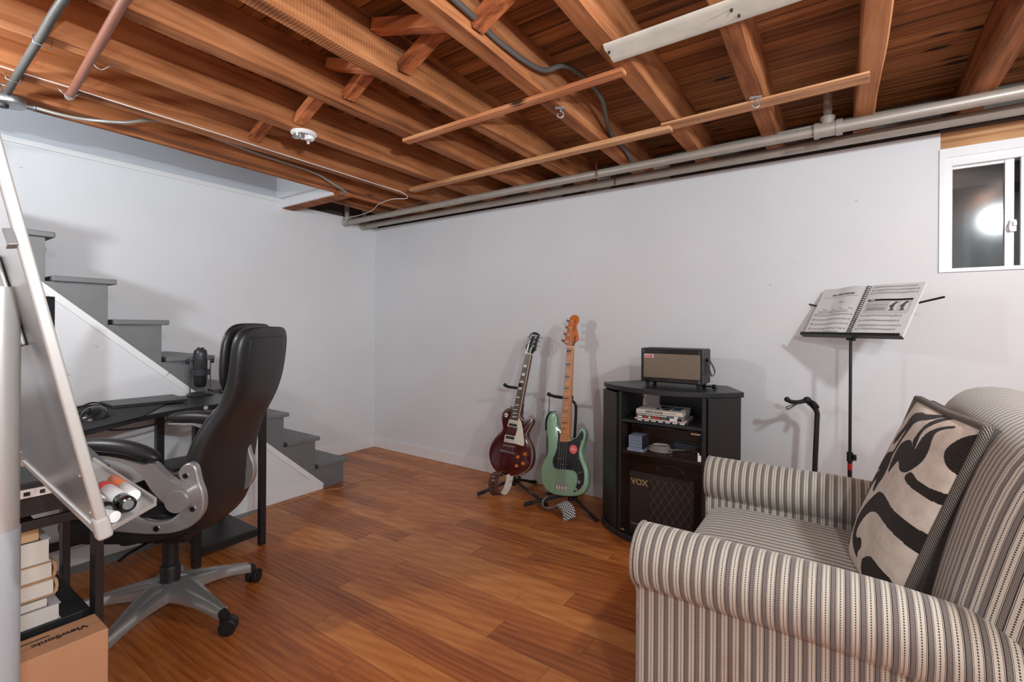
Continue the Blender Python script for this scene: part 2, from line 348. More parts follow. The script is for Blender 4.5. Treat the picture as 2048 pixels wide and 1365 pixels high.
D = {'LP_O':[1.895,-0.34,0.142],'LP_tilt':0.20112688581653948,'LP_body':[(-0.053,0.472),(-0.076,0.472),(-0.098,0.467),(-0.122,0.453),(-0.14,0.435),(-0.146,0.41),(-0.144,0.384),(-0.135,0.358),(-0.125,0.332),(-0.126,0.308),(-0.137,0.289),(-0.161,0.267),(-0.183,0.24),(-0.204,0.205),(-0.217,0.166),(-0.219,0.128),(-0.212,0.092),(-0.195,0.058),(-0.171,0.03),(-0.14,0.008),(-0.105,-0.005),(-0.059,-0.008),(-0.015,-0.005),(0.028,0.003),(0.063,0.016),(0.098,0.036),(0.128,0.061),(0.148,0.09),(0.156,0.121),(0.157,0.156),(0.15,0.19),(0.136,0.223),(0.117,0.249),(0.099,0.27),(0.088,0.288),(0.085,0.307),(0.094,0.331),(0.109,0.358),(0.121,0.383),(0.122,0.401),(0.114,0.412),(0.097,0.411),(0.073,0.396),(0.055,0.391),(0.035,0.398),(0.02,0.413),(0.011,0.433)],'LP_guard':[(0.014,0.412),(0.044,0.379),(0.064,0.325),(0.087,0.241),(0.085,0.218),(0.06,0.219),(0.005,0.225),(0.005,0.276),(0.018,0.337),(0.017,0.386)],'LP_pick1':[(-0.068,0.388),(0.017,0.386),(0.017,0.336),(-0.075,0.337)],'LP_pick2':[(-0.086,0.276),(0.005,0.276),(0.003,0.223),(-0.089,0.225)],'LP_bridge':[(-0.09,0.204),(0.015,0.206),(0.014,0.197),(-0.09,0.195)],'LP_tail':[(-0.098,0.168),(0.014,0.163),(0.012,0.147),(-0.099,0.153)],'LP_knobs':[(0.047,0.137),(0.101,0.165),(0.043,0.075),(0.094,0.1)],'LP_toggle':[(-0.101,0.414)],'LP_strapbtn':[(-0.076,0.476)],'LP_neck':[(-0.047,0.388),(0.014,0.387),(0.056,0.872),(0.01,0.875)],'LP_head':[(0.012,0.877),(0.009,0.892),(0.003,0.908),(-0.002,0.916),(-0.001,0.934),(0.012,0.952),(0.018,0.981),(0.022,1.01),(0.023,1.026),(0.036,1.034),(0.055,1.04),(0.073,1.04),(0.087,1.033),(0.1,1.026),(0.102,1.02),(0.097,1.0),(0.091,0.978),(0.086,0.954),(0.083,0.923),(0.085,0.905),(0.072,0.899),(0.059,0.883),(0.056,0.876)],'LP_posts':[(0.036,1.0),(0.029,0.97),(0.021,0.937),(0.079,0.998),(0.071,0.967),(0.068,0.934)],'LP_truss':[(0.042,0.926),(0.053,0.925),(0.049,0.878),(0.034,0.882)],'LP_inlay':[[(0.008,0.791),(0.035,0.794),(0.034,0.774),(0.008,0.774)],[(0.002,0.73),(0.029,0.731),(0.027,0.712),(0.0,0.713)],[(-0.006,0.673),(0.024,0.675),(0.022,0.659),(-0.007,0.66)],[(-0.012,0.623),(0.017,0.626),(0.013,0.609),(-0.013,0.609)],[(-0.022,0.557),(0.007,0.558),(0.004,0.547),(-0.023,0.546)],[(-0.025,0.5),(0.007,0.501),(0.007,0.493),(-0.026,0.492)],[(-0.033,0.466),(0.001,0.468),(-0.0,0.462),(-0.034,0.46)],[(-0.036,0.438),(0.003,0.44),(0.003,0.435),(-0.037,0.432)],[(-0.039,0.412),(0.001,0.414),(0.0,0.408),(-0.039,0.406)]],'PB_O':[2.403,-0.4,0.123],'PB_tilt':0.19739555984988078,'PB_body':[(-0.118,0.41),(-0.14,0.415),(-0.154,0.433),(-0.163,0.464),(-0.171,0.496),(-0.185,0.509),(-0.207,0.505),(-0.226,0.485),(-0.234,0.456),(-0.235,0.423),(-0.229,0.381),(-0.214,0.335),(-0.204,0.288),(-0.201,0.241),(-0.211,0.208),(-0.229,0.173),(-0.239,0.14),(-0.239,0.098),(-0.229,0.058),(-0.211,0.02),(-0.182,-0.003),(-0.144,-0.016),(-0.096,-0.018),(-0.038,-0.011),(0.019,-0.001),(0.063,0.015),(0.092,0.043),(0.106,0.08),(0.108,0.119),(0.099,0.167),(0.083,0.204),(0.061,0.236),(0.046,0.268),(0.045,0.304),(0.056,0.341),(0.064,0.378),(0.065,0.408),(0.051,0.427),(0.031,0.431),(0.015,0.417),(0.006,0.39),(-0.009,0.365),(-0.031,0.349),(-0.048,0.344)],'PB_guard':[(-0.141,0.392),(-0.132,0.395),(-0.123,0.384),(-0.114,0.327),(-0.047,0.334),(-0.019,0.351),(0.003,0.364),(0.02,0.392),(0.032,0.414),(0.043,0.413),(0.05,0.391),(0.049,0.365),(0.035,0.333),(0.027,0.291),(0.028,0.261),(0.04,0.227),(0.061,0.195),(0.077,0.163),(0.082,0.13),(0.082,0.09),(0.069,0.063),(0.043,0.038),(0.022,0.025),(0.015,0.029),(0.025,0.05),(0.036,0.077),(0.035,0.121),(0.026,0.145),(0.008,0.156),(-0.021,0.156),(-0.08,0.151),(-0.121,0.145),(-0.143,0.154),(-0.154,0.175),(-0.154,0.212),(-0.141,0.24),(-0.133,0.277),(-0.131,0.325),(-0.134,0.361)],'PB_neck':[(-0.114,0.323),(-0.049,0.33),(-0.087,0.956),(-0.131,0.956)],'PB_pick1':[(-0.134,0.217),(-0.053,0.232),(-0.051,0.213),(-0.132,0.199)],'PB_pick2':[(-0.097,0.189),(-0.022,0.198),(-0.02,0.179),(-0.095,0.169)],'PB_bridge':[(-0.114,0.059),(-0.032,0.066),(-0.028,0.019),(-0.11,0.009)],'PB_knobs':[(0.043,0.149),(0.052,0.096),(0.034,0.046)],'PB_sticker':[(-0.012,0.288)],'PB_screws':[(-0.135,0.39),(-0.04,0.336),(0.038,0.348),(0.035,0.405),(-0.128,0.278),(0.028,0.238),(-0.144,0.169),(-0.073,0.158),(-0.002,0.165),(0.068,0.159),(0.071,0.074),(0.041,0.117)],'PB_head':[(-0.13,0.959),(-0.137,0.969),(-0.158,0.978),(-0.162,0.988),(-0.16,1.013),(-0.155,1.048),(-0.149,1.079),(-0.145,1.104),(-0.142,1.142),(-0.136,1.16),(-0.13,1.175),(-0.115,1.183),(-0.097,1.185),(-0.08,1.179),(-0.069,1.164),(-0.066,1.148),(-0.071,1.131),(-0.081,1.121),(-0.083,1.105),(-0.077,1.08),(-0.065,1.052),(-0.058,1.025),(-0.057,1.007),(-0.069,1.003),(-0.081,0.992),(-0.087,0.978),(-0.089,0.96)],'PB_posts':[(-0.116,1.138),(-0.118,1.09),(-0.129,1.043),(-0.136,0.993)],'PB_keys':[(-0.157,1.149),(-0.162,1.102),(-0.171,1.055),(-0.182,1.008)],'PB_block':[[(-0.128,0.938),(-0.096,0.939),(-0.095,0.919),(-0.127,0.918)],[(-0.122,0.843),(-0.091,0.845),(-0.09,0.827),(-0.122,0.826)],[(-0.12,0.758),(-0.087,0.76),(-0.087,0.745),(-0.119,0.743)],[(-0.116,0.682),(-0.083,0.684),(-0.083,0.672),(-0.116,0.67)],[(-0.115,0.612),(-0.08,0.615),(-0.08,0.607),(-0.115,0.604)],[(-0.111,0.525),(-0.076,0.528),(-0.077,0.521),(-0.111,0.517)],[(-0.109,0.45),(-0.072,0.454),(-0.072,0.447),(-0.109,0.443)],[(-0.108,0.41),(-0.075,0.413),(-0.075,0.407),(-0.108,0.404)]],'side_sign':'left','CH_arm':[(0.174,0.744),(0.115,0.743),(0.061,0.742),(0.02,0.739),(-0.029,0.728),(-0.07,0.715),(-0.103,0.705),(-0.13,0.713),(-0.146,0.692),(-0.174,0.663),(-0.202,0.643),(-0.229,0.628),(-0.249,0.616),(-0.255,0.582),(-0.244,0.55),(-0.213,0.534),(-0.186,0.546),(-0.172,0.569),(-0.142,0.598),(-0.119,0.627),(-0.103,0.655),(-0.086,0.678),(-0.056,0.702),(-0.021,0.718),(0.02,0.727),(0.061,0.733),(0.115,0.735),(0.174,0.737)],'CH_hook':[(-0.202,0.64),(-0.193,0.66),(-0.197,0.68),(-0.212,0.696),(-0.229,0.703),(-0.246,0.701),(-0.258,0.685),(-0.264,0.653),(-0.271,0.625),(-0.282,0.599),(-0.287,0.561),(-0.283,0.527),(-0.266,0.496),(-0.236,0.47),(-0.195,0.454),(-0.145,0.447),(-0.077,0.448),(-0.009,0.456),(0.059,0.462),(0.076,0.473),(0.059,0.493),(0.019,0.512),(-0.022,0.512),(-0.063,0.502),(-0.109,0.49),(-0.159,0.493),(-0.181,0.509),(-0.208,0.531),(-0.235,0.553),(-0.249,0.576),(-0.246,0.602),(-0.227,0.625)],'CH_disc':[(-0.213,0.577),(-0.172,0.577)],'CH_screws':[(-0.222,0.657),(-0.247,0.538),(-0.123,0.47)],'CH_pad':[(-0.142,0.728),(-0.13,0.714),(-0.108,0.711),(-0.075,0.721),(-0.034,0.732),(0.007,0.739),(0.061,0.743),(0.115,0.746),(0.169,0.748),(0.188,0.761),(0.18,0.778),(0.142,0.789),(0.088,0.793),(0.061,0.791),(0.021,0.79),(-0.028,0.784),(-0.075,0.772),(-0.113,0.755),(-0.138,0.736)],'PIL':{'O':[3.835,-1.1,0.42],'u':[0.17895725023569348,-0.983553516715565,-0.024429129016894358],'v':[0.3186223589739364,0.034445660429614854,0.9472556618144078],'W':0.42740905703939275,'H':0.5806246636166947},'PIL_corners':[(0.153,0.585),(0.517,0.582),(0.442,0.14),(0.166,0.027)],'PIL_poly':[[(0.102,0.544),(0.151,0.556),(0.167,0.552),(0.237,0.571),(0.285,0.585),(0.313,0.586),(0.267,0.572),(0.222,0.545),(0.172,0.527),(0.158,0.507),(0.131,0.476),(0.123,0.449),(0.089,0.42),(0.076,0.452),(0.107,0.495),(0.095,0.528)],[(0.144,0.517),(0.159,0.519),(0.166,0.49),(0.158,0.453),(0.15,0.417),(0.144,0.4),(0.156,0.369),(0.152,0.327),(0.134,0.295),(0.129,0.265),(0.111,0.271),(0.099,0.309),(0.086,0.283),(0.081,0.228),(0.076,0.177),(0.042,0.174),(0.021,0.193),(0.038,0.244),(0.049,0.297),(0.097,0.345),(0.022,0.304),(0.055,0.352),(0.07,0.388),(0.098,0.402),(0.132,0.409),(0.138,0.448),(0.142,0.489)],[(0.289,0.581),(0.317,0.582),(0.287,0.563),(0.265,0.545),(0.242,0.517),(0.249,0.491),(0.271,0.456),(0.254,0.456),(0.23,0.472),(0.227,0.5),(0.225,0.532),(0.249,0.56)],[(0.341,0.558),(0.352,0.559),(0.356,0.553),(0.322,0.54),(0.301,0.522),(0.308,0.506),(0.329,0.477),(0.335,0.444),(0.317,0.412),(0.291,0.385),(0.253,0.381),(0.228,0.397),(0.215,0.402),(0.199,0.378),(0.178,0.346),(0.165,0.362),(0.16,0.42),(0.167,0.446),(0.195,0.466),(0.223,0.473),(0.254,0.456),(0.272,0.456),(0.268,0.469),(0.262,0.499),(0.276,0.525),(0.306,0.545)],[(0.51,0.586),(0.509,0.58),(0.481,0.57),(0.468,0.551),(0.471,0.536),(0.492,0.523),(0.518,0.515),(0.523,0.486),(0.508,0.446),(0.455,0.449),(0.419,0.457),(0.389,0.481),(0.386,0.506),(0.406,0.54),(0.434,0.562),(0.466,0.578)],[(0.309,0.399),(0.322,0.398),(0.354,0.389),(0.396,0.389),(0.444,0.398),(0.5,0.413),(0.504,0.385),(0.464,0.371),(0.416,0.362),(0.364,0.362),(0.314,0.366),(0.293,0.378)],[(0.157,0.278),(0.187,0.29),(0.255,0.292),(0.321,0.281),(0.393,0.281),(0.454,0.284),(0.482,0.286),(0.469,0.253),(0.452,0.228),(0.401,0.228),(0.334,0.232),(0.247,0.235),(0.199,0.227),(0.161,0.208),(0.138,0.167),(0.129,0.131),(0.143,0.111),(0.175,0.129),(0.19,0.124),(0.203,0.107),(0.185,0.085),(0.192,0.065),(0.157,0.071),(0.11,0.09),(0.087,0.122),(0.091,0.173),(0.118,0.227)],[(0.227,0.086),(0.278,0.118),(0.312,0.127),(0.37,0.126),(0.421,0.127),(0.46,0.098),(0.308,0.003),(0.233,0.049),(0.23,0.068)],[(-0.011,0.22),(0.026,0.239),(0.036,0.227),(0.003,0.211)]]}
# ================================================================== room shell
X1, Y1, ZJ, ZS = 5.6, -5.2, 2.20, 2.375
struct('floor', MB().box((-0.1, Y1-.1, -0.05), (X1+.1, 0.1, 0.0)), m_floor)
struct('wall_left', MB().box((-0.1, Y1, 0), (0, 0.0, 2.215)), m_wall)
struct('trim_1', MB().box((0.0, Y1, 2.212), (0.012, -0.88, 2.245)), m_trimw, bevel=.003)
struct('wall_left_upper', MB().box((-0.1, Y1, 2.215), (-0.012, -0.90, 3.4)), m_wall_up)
# far wall with the window opening (x 4.21-4.95, z 1.485-2.08) and the header recess above it
struct('wall_back', MB().box((-.1, 0, 0), (X1, .02, 1.485)).box((-.1, 0, 1.485), (4.21, .02, 2.165)).box((4.98, 0, 1.485), (X1, .02, 2.165)), m_wall)
struct('wall_right', MB().box((X1, Y1, 0), (X1+.1, .1, 2.375)), m_wall)
struct('wall_front', MB().box((-.1, Y1-.1, 0), (X1, Y1, 2.375)), m_wall)
struct('baseboard_left', MB().box((0, -0.72, 0), (.014, -0.0, .098)), m_trimw, bevel=.004)
struct('baseboard_back', MB().box((0.014, -0.014, 0), (1.08, 0, .098)).box((1.082, -0.014, 0), (X1, 0, .096)), m_trimw, bevel=.004)
# masonry sill that the joists rest on, seen in the gaps between them
f = MB(); f2_ = MB(); random.seed(3)
f.box((-.1, .10, 1.9), (X1, .32, 2.375))
for k in range(14):
    x = .25+.4*k
    if 1.7 < x < 3.0: f2_.box((x+random.uniform(-.02, .03), .07, 2.165), (x+.2+random.uniform(-.03, .03), .12, 2.30+random.uniform(-.02, .05)))
f.box((-.15, -.97, 2.216), (-.105, .3, 2.41))  # added block behind the corner gap, keeps the world light out
struct('wall_foundation', f, m_masonry_d, bevel=.01); struct('wall_foundation_patches', f2_, m_masonry, bevel=.012)
struct('ceiling', MB().box((.835, Y1, ZS), (X1, .3, ZS+.03)).box((-.1, -.85, ZS), (.835, .3, ZS+.03)), m_subfloor)
# stairwell shaft above the opening
struct('wall_stairwell_end', MB().box((-.1, -1.0, 2.24), (.78, -.97, 3.4)), m_wall)
struct('wall_stairwell_side', MB().box((.80, Y1, 2.41), (.86, -.97, 3.4)), m_wall)
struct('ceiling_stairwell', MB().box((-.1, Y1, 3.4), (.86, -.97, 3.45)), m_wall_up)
struct('wall_stairwell_near', MB().box((-.1, Y1-.1, 2.2), (.78, Y1, 3.4)), m_wall)
# opening edge: board across the end of the opening
t = thing('opening_crosspiece', 'short wooden board with a white face closing the end of the stair opening', 'board', (.35, -.93, 2.165))
bxo('white_face', (-.0, -.972, 2.172), (.70, -.955, 2.24), m_trimw, t, label='white painted face board')
bxo('plank', (0.0, -.953, 2.166), (.775, -.86, 2.20), m_joist_dark, t)
build('bracket', MB().box((.56, -1.004, 2.262), (.64, -1.0, 2.284)), flat('grey_tape', (120, 124, 138), .6), t)
# ================================================================== joists
joist_x = [(1.045, 'first floor joist right of the stair opening, with a white wire along its edge'),
           (1.462, 'rough floor joist carrying the white smoke alarm'),
           (1.888, 'rough floor joist where the narrow red batten ends, next to the smoke alarm joist'),
           (2.272, 'heavy saw-marked floor joist with ribbed underside'),
           (2.690, 'floor joist between the two pairs of cross bridging, with metal cable on its side'),
           (3.080, 'floor joist at the left end of the white metal strip'),
           (3.465, 'floor joist with a small metal hook plate on its underside'),
           (3.860, 'broad floor joist above the pipe fitting, with chipped underside'),
           (4.262, 'floor joist above the small window, rough and pale'),
           (4.665, 'rough floor joist next to the right of the pale one above the small window')]
def joist(name, x, w, label, z0=ZJ, mat=None, y0=Y1, y1=.15, cat='joist', group='exposed floor joists'):
    random.seed(int(x*1000)); mb = MB(); n = 46
    def prof(y, k):
        wob = .003*math.sin(y*2.1+x*9)+.0022*math.sin(y*7.3+x*5)+random.uniform(-.0009, .0009)
        return wob
    rows = []
    for i in range(n+1):
        y = y0+(y1-y0)*i/n; a = prof(y, 0); b = prof(y+.3, 1); c = prof(y*1.3+.8, 2)
        rows.append([(x+a, y, ZS), (x+a*.8, y, z0+.006+abs(c)), (x+a+.006, y, z0+c*.6), (x+w+b-.006, y, z0+c*.6), (x+w+b, y, z0+.006+abs(b)), (x+w+b, y, ZS)])
    mb.grid(rows, cv=True)
    m = len(rows[0]); mb.face(list(range(m))); mb.face([n*m+i for i in range(m)])
    o = build(name, mb, mat or m_joist, smooth=35)
    tag(o, label or 'floor joist beyond the right edge of the picture', cat, group); return o
for x, lab in joist_x: 
    joist('floor_joist', x, .078, lab, mat=m_joist_saw if 2.2 < x < 2.3 else None)
tr = thing('stair_opening_trimmer', 'doubled reddish timber beam along the edge of the stair opening', 'beam', (.86, -2.5, 2.19))
for nm, x, w, z0, mt in (('beam_plank', .70, .038, 2.192, m_joist_dark), ('beam_plank', .742, .085, 2.205, m_joist_dark)):
    o = joist(nm, x, w, None, z0, mt, y1=.09); 
    for k in ('label', 'category', 'group'): 
        if k in o: del o[k]
    loc = o.location.copy(); o.data.transform(Matrix.Translation(loc)); o.data.transform(WM[tr.name].inverted()); o.location = (0, 0, 0); o.parent = tr; WM[o.name] = WM[tr.name]
# short joist in the corner beyond the opening
joist('floor_joist', .40, .07, 'short dark floor joist in the corner beyond the stair opening', y0=-.86)
# ================================================================== bridging blocks
def strut(name, p0, p1, w, h, label, mat=None):
    p0, p1 = Vector(p0), Vector(p1); d = (p1-p0).normalized(); y = Vector((0, 1, 0)); y = (y-d*y.dot(d)).normalized(); z = d.cross(y)
    mb = MB(); L_ = (p1-p0).length
    Mx = Matrix(((d.x, y.x, z.x, p0.x), (d.y, y.y, z.y, p0.y), (d.z, y.z, z.z, p0.z), (0, 0, 0, 1)))
    mb.box((0, -w/2, -h/2), (L_, w/2, h/2), Mx)
    return tag(build(name, mb, mat or m_block, bevel=.003), label, 'bridging', 'cross bridging between the joists')
B = 'bridging_strut'
strut(B, (2.775, -1.84, 2.235), (3.075, -1.87, 2.345), .055, .05, 'short thick bridging strut at the top edge of the picture, beside the metal cable')
strut(B, (3.075, -1.95, 2.30), (2.95, -1.93, 2.33), .05, .05, 'pale bridging end at the top edge beside the white metal strip joist', m_batten)
strut(B, (2.36, -1.79, 2.235), (2.685, -1.83, 2.335), .055, .042, 'lower bright orange bridging strut with a nail knot')
strut(B, (2.685, -1.90, 2.245), (2.36, -1.93, 2.33), .05, .045, 'upper horizontal-looking bridging strut above the lower orange one')
strut(B, (1.975, -1.77, 2.235), (2.265, -1.80, 2.34), .055, .042, 'bridging strut left of the saw-marked joist')
strut(B, (2.265, -1.86, 2.235), (1.975, -1.86, 2.34), .05, .042, 'bridging strut hidden high behind the saw-marked joist')
strut(B, (1.545, -1.75, 2.235), (1.882, -1.78, 2.34), .055, .042, 'bridging strut directly above the smoke alarm')
strut(B, (1.13, -1.76, 2.235), (1.455, -1.79, 2.34), .055, .042, 'faint dark bridging strut nearest the stair opening')
# ================================================================== battens, strip
def batten(name, a, b, w, h, mat, label):
    a, b = Vector(a), Vector(b); d = (b-a).normalized(); y = Vector((0, 0, 1)).cross(d).normalized(); z = d.cross(y)
    Mx = Matrix(((d.x, y.x, z.x, a.x), (d.y, y.y, z.y, a.y), (d.z, y.z, z.z, a.z), (0, 0, 0, 1)))
    return tag(build(name, MB().box((0, -w/2, -h), ((b-a).length, w/2, 0), Mx), mat, bevel=.002), label, 'batten')
batten('ceiling_batten', (1.89, -1.345, 2.197), (3.12, -1.362, 2.197), .048, .018, m_batten_red, 'short reddish batten with a split end nailed under the joists')
batten('ceiling_batten', (1.255, -.70, 2.197), (3.12, -.742, 2.197), .055, .024, m_batten, 'long pale batten running under the joists parallel to the pipes')
batten('ceiling_batten', (3.085, -.75, 2.199), (3.90, -.775, 2.199), .09, .010, m_batten, 'thin wide batten extending the long pale one towards the pipe fitting')
t = thing('metal_strip', 'long white-painted metal strip fixed under the joists at the top edge', 'strip', (3.4, -1.5, 2.17))
mb = MB(); prof = [(-.052, 0), (-.052, -.006), (-.038, -.016), (.012, -.016), (.02, -.022), (.045, -.022), (.045, -.012), (.0, 0)]
mb.prism(prof, (3.118, -1.505, 2.197), (0, 1, 0), (0, 0, 1), (1, -.004, 0), 0, 1.5)
m_strip = flat('aged_white_metal', (205, 200, 188), .45, metal=.15, var=.2, scale=14)
build('strip_channel', mb, m_strip, t, bevel=.001)
for x, y in ((3.13, -1.53), (3.53, -1.53), (3.545, -1.49)): build('screw_head', MB().cyl((x, y, 2.172), (x, y, 2.1805), .004, n=8), m_blackmet, t)
# hooks
def hook(name, x, y, z, label, rz=0, L_=.05):
    t = thing(name, label, 'hook', (x, y, z), rz)
    build('plate', MB().box((-.025, -.012, -.003), (.025, .012, 0)), m_galv, t, local=True, bevel=.001)
    p = [(0, 0, -.003), (0, 0, -.015)]+[(.014*math.sin(a), 0, -.032+.014*math.cos(a)) for a in [i*PI/8 for i in range(0, 14)]]
    build('hook_wire', MB().tube(spline(p, 3), .0035, 8), m_galv, t, local=True, smooth=True)
hook('ceiling_hook', 2.76, -1.215, 2.197, 'white hook hanging just beyond the short reddish batten', .5)
hook('ceiling_hook', 3.505, -.83, 2.198, 'small metal hook beside the long pale batten', .3)
# ================================================================== pipes
def pipe(name, pts, r, mat, label, cat='pipe'):
    return tag(build(name, MB().tube(pts, r, 20), mat, smooth=50), label, cat)
t = thing('upper_pipe', 'upper of the two beige steel pipes along the far wall, with a tee fitting', 'pipe', (2.5, -.36, 2.13))
build('pipe_run', MB().tube([(.05, -.365, 2.155), (3.72, -.362, 2.163)], .0245, 20), m_pipe, t, smooth=50)
build('pipe_run', MB().tube([(3.80, -.362, 2.163), (5.55, -.352, 2.167)], .027, 20), m_pipe, t, smooth=50)
mb = MB().tube([(3.700, -.362, 2.163), (3.722, -.362, 2.163)], .038, 20).tube([(3.718, -.362, 2.163), (3.79, -.362, 2.163)], .034, 20).tube([(3.788, -.362, 2.163), (3.815, -.362, 2.163)], .038, 20).tube([(3.755, -.362, 2.16), (3.755, -.362, 2.212)], .027, 20).tube([(3.755, -.362, 2.21), (3.755, -.362, 2.222)], .031, 20)
build('tee_fitting', mb, m_pipe, t, smooth=40)
build('riser', MB().tube([(3.755, -.362, 2.215), (3.755, -.362, 2.372)], .0185, 16), m_pipe, t, smooth=50)
mb = MB().tube([(.05, -.365, 2.155), (.035, -.365, 2.155)], .036, 16).tube([(.045, -.365, 2.15), (.045, -.365, 2.2)], .03, 16).tube([(.045, -.365, 2.19), (.045, -.365, 2.372)], .022, 12)
build('elbow', mb, m_pipe, t, smooth=40)
t = thing('lower_pipe', 'lower beige steel pipe, closer to the far wall', 'pipe', (2.5, -.15, 2.13))
build('pipe_run', MB().tube([(.06, -.165, 2.158), (5.55, -.152, 2.163)], .0255, 20), m_pipe, t, smooth=50)
mb = MB().tube([(.02, -.165, 2.158), (.06, -.165, 2.158)], .036, 16).tube([(.04, -.165, 2.16), (.04, -.165, 2.22)], .031, 16).tube([(.04, -.165, 2.2), (.04, -.165, 2.372)], .022, 12)
build('elbow', mb, m_pipe, t, smooth=40); build('coupling', MB().tube([(.19, -.165, 2.158), (.215, -.165, 2.158)], .031, 16), m_pipe, t, smooth=40)
def chain(x, y, z0, z1, label):
    mb = MB(); n = int((z1-z0)/.017)
    for i in range(n):
        z = z1-.009-.017*i; pts = []
        for k in range(10):
            a = 2*PI*k/10; u = .006*math.cos(a); w = .0115*math.sin(a)
            pts.append((x+(u if i % 2 else 0), y+(0 if i % 2 else u), z+w))
        mb.tube(pts, .0018, 5, closed=True)
    return tag(build('pipe_chain', mb, flat('rusty_chain'+str(len(bpy.data.materials)), (96, 66, 50), .6, metal=.4)), label, 'chain')
chain(2.56, -.393, 2.13, 2.24, 'rusty chain hanging over the upper pipe')
chain(2.60, -.195, 2.12, 2.24, 'rusty chain hanging at the lower pipe')
# armoured cables
def ribbed(name, pts, r, mat, label, group=None, cat='cable', n=10, pitch=.008):
    P = spline(pts, 10); L_ = sum((P[i+1]-P[i]).length for i in range(len(P)-1)); k = max(20, int(L_/pitch*2)); Q = []; rr = []
    acc = [0]
    for i in range(len(P)-1): acc.append(acc[-1]+(P[i+1]-P[i]).length)
    j = 0
    for i in range(k+1):
        s_ = L_*i/k
        while j < len(P)-2 and acc[j+1] < s_: j += 1
        Q.append(P[j].lerp(P[j+1], (s_-acc[j])/max(1e-6, acc[j+1]-acc[j]))); rr.append(r*(1.0 if i % 2 else .84))
    return tag(build(name, MB().tube(Q, rr, n), mat, smooth=80), label, cat, group)
m_armour = flat('cable_armour', (170, 168, 160), .42, metal=.5, var=.1); m_armour_d = flat('dark_conduit', (104, 102, 98), .5, metal=.3, var=.1)
ribbed('armoured_cable', [(2.80, -2.30, 2.25), (2.795, -2.0, 2.24), (2.79, -1.86, 2.24), (2.785, -1.70, 2.235), (2.80, -1.45, 2.25), (2.86, -1.33, 2.30), (2.90, -1.1, 2.26), (2.80, -.75, 2.24), (2.79, -.5, 2.22), (2.79, -.30, 2.17), (2.79, -.2, 2.20)], .011, m_armour_d, 'dark grey flexible metal cable snaking along a joist to the pipes')
ribbed('armoured_cable', [(3.0, -.30, 2.205), (3.45, -.305, 2.208), (3.8, -.30, 2.212), (4.1, -.29, 2.212), (4.25, -.29, 2.206), (4.42, -.27, 2.208), (4.8, -.25, 2.20)], .0095, m_armour, 'pale flexible metal cable lying on top of the upper pipe')
# ceiling junction box with its cables (top left)
t = thing('junction_box', 'round galvanised ceiling junction box at the top left corner', 'junction box', (.83, -2.66, 2.15))
mb = MB().lathe([(.0, -.002), (.055, 0), (.058, .004), (.058, .03), (.054, .036), (.0, .036)], (.83, -2.66, 2.15), 28); build('box_body', mb, m_galv, t, smooth=40)
build('cable_clamp', MB().tube(spline([(.905, -2.675, 2.183), (.93, -2.655, 2.197), (.945, -2.68, 2.19), (.93, -2.70, 2.197), (.90, -2.69, 2.183)], 5), .003, 6), m_galv, t, smooth=True)
build('nipple', MB().cyl((.83, -2.60, 2.165), (.84, -2.575, 2.168), .012, n=12), m_galv, t, smooth=40)
build('lamp_socket', MB().lathe([(.0, -.012), (.018, -.012), (.02, 0), (0, 0)], (.82, -2.675, 2.15), 14), m_blackplas, t, smooth=40)
ribbed('conduit', [(.885, -2.672, 2.185), (1.05, -2.678, 2.185), (1.3, -2.685, 2.186), (1.55, -2.692, 2.186), (1.8, -2.70, 2.186), (2.2, -2.70, 2.19)], .0135, m_armour_d, 'dark grey conduit running from the round junction box to the top edge')
ribbed('armoured_cable', [(.84, -2.575, 2.168), (.87, -2.50, 2.158), (.90, -2.42, 2.158), (.97, -2.30, 2.17), (.96, -2.1, 2.24), (.90, -1.6, 2.24), (.88, -1.25, 2.235), (.88, -1.1, 2.20), (.84, -.98, 2.185), (.80, -.92, 2.186), (.78, -.96, 2.186)], .0085, m_armour, 'pale flexible cable leaving the round junction box along the stair opening beam', pitch=.009)
t = thing('brown_pipe', 'thin brown copper-coloured pipe strapped across the joists at upper left', 'pipe', (1.6, -2.55, 2.18))
build('pipe_run', MB().tube([(1.075, -2.515, 2.180), (2.5, -2.64, 2.183)], .0145, 16), m_rust, t, smooth=50)
build('cap', MB().tube([(1.07, -2.5145, 2.180), (1.09, -2.516, 2.180)], .0165, 16), m_pipe, t, smooth=50)
for x in (1.10, 1.50): build('strap', MB().tube([(x, -2.56, 2.197), (x, -2.545, 2.18), (x, -2.53, 2.166), (x, -2.515, 2.165), (x+.01, -2.50, 2.18), (x+.01, -2.485, 2.197)], .002, 6), m_galv, t, smooth=True)
for x in (1.075, 1.51):
    tag(build('cable_staple', MB().tube([(x, -2.705, 2.20), (x, -2.705, 2.175), (x, -2.66, 2.17), (x, -2.655, 2.20)], .002, 6), m_galv, smooth=True), 'wire staple holding the dark conduit at the '+('white wire joist' if x < 1.2 else 'smoke alarm joist'), 'staple')
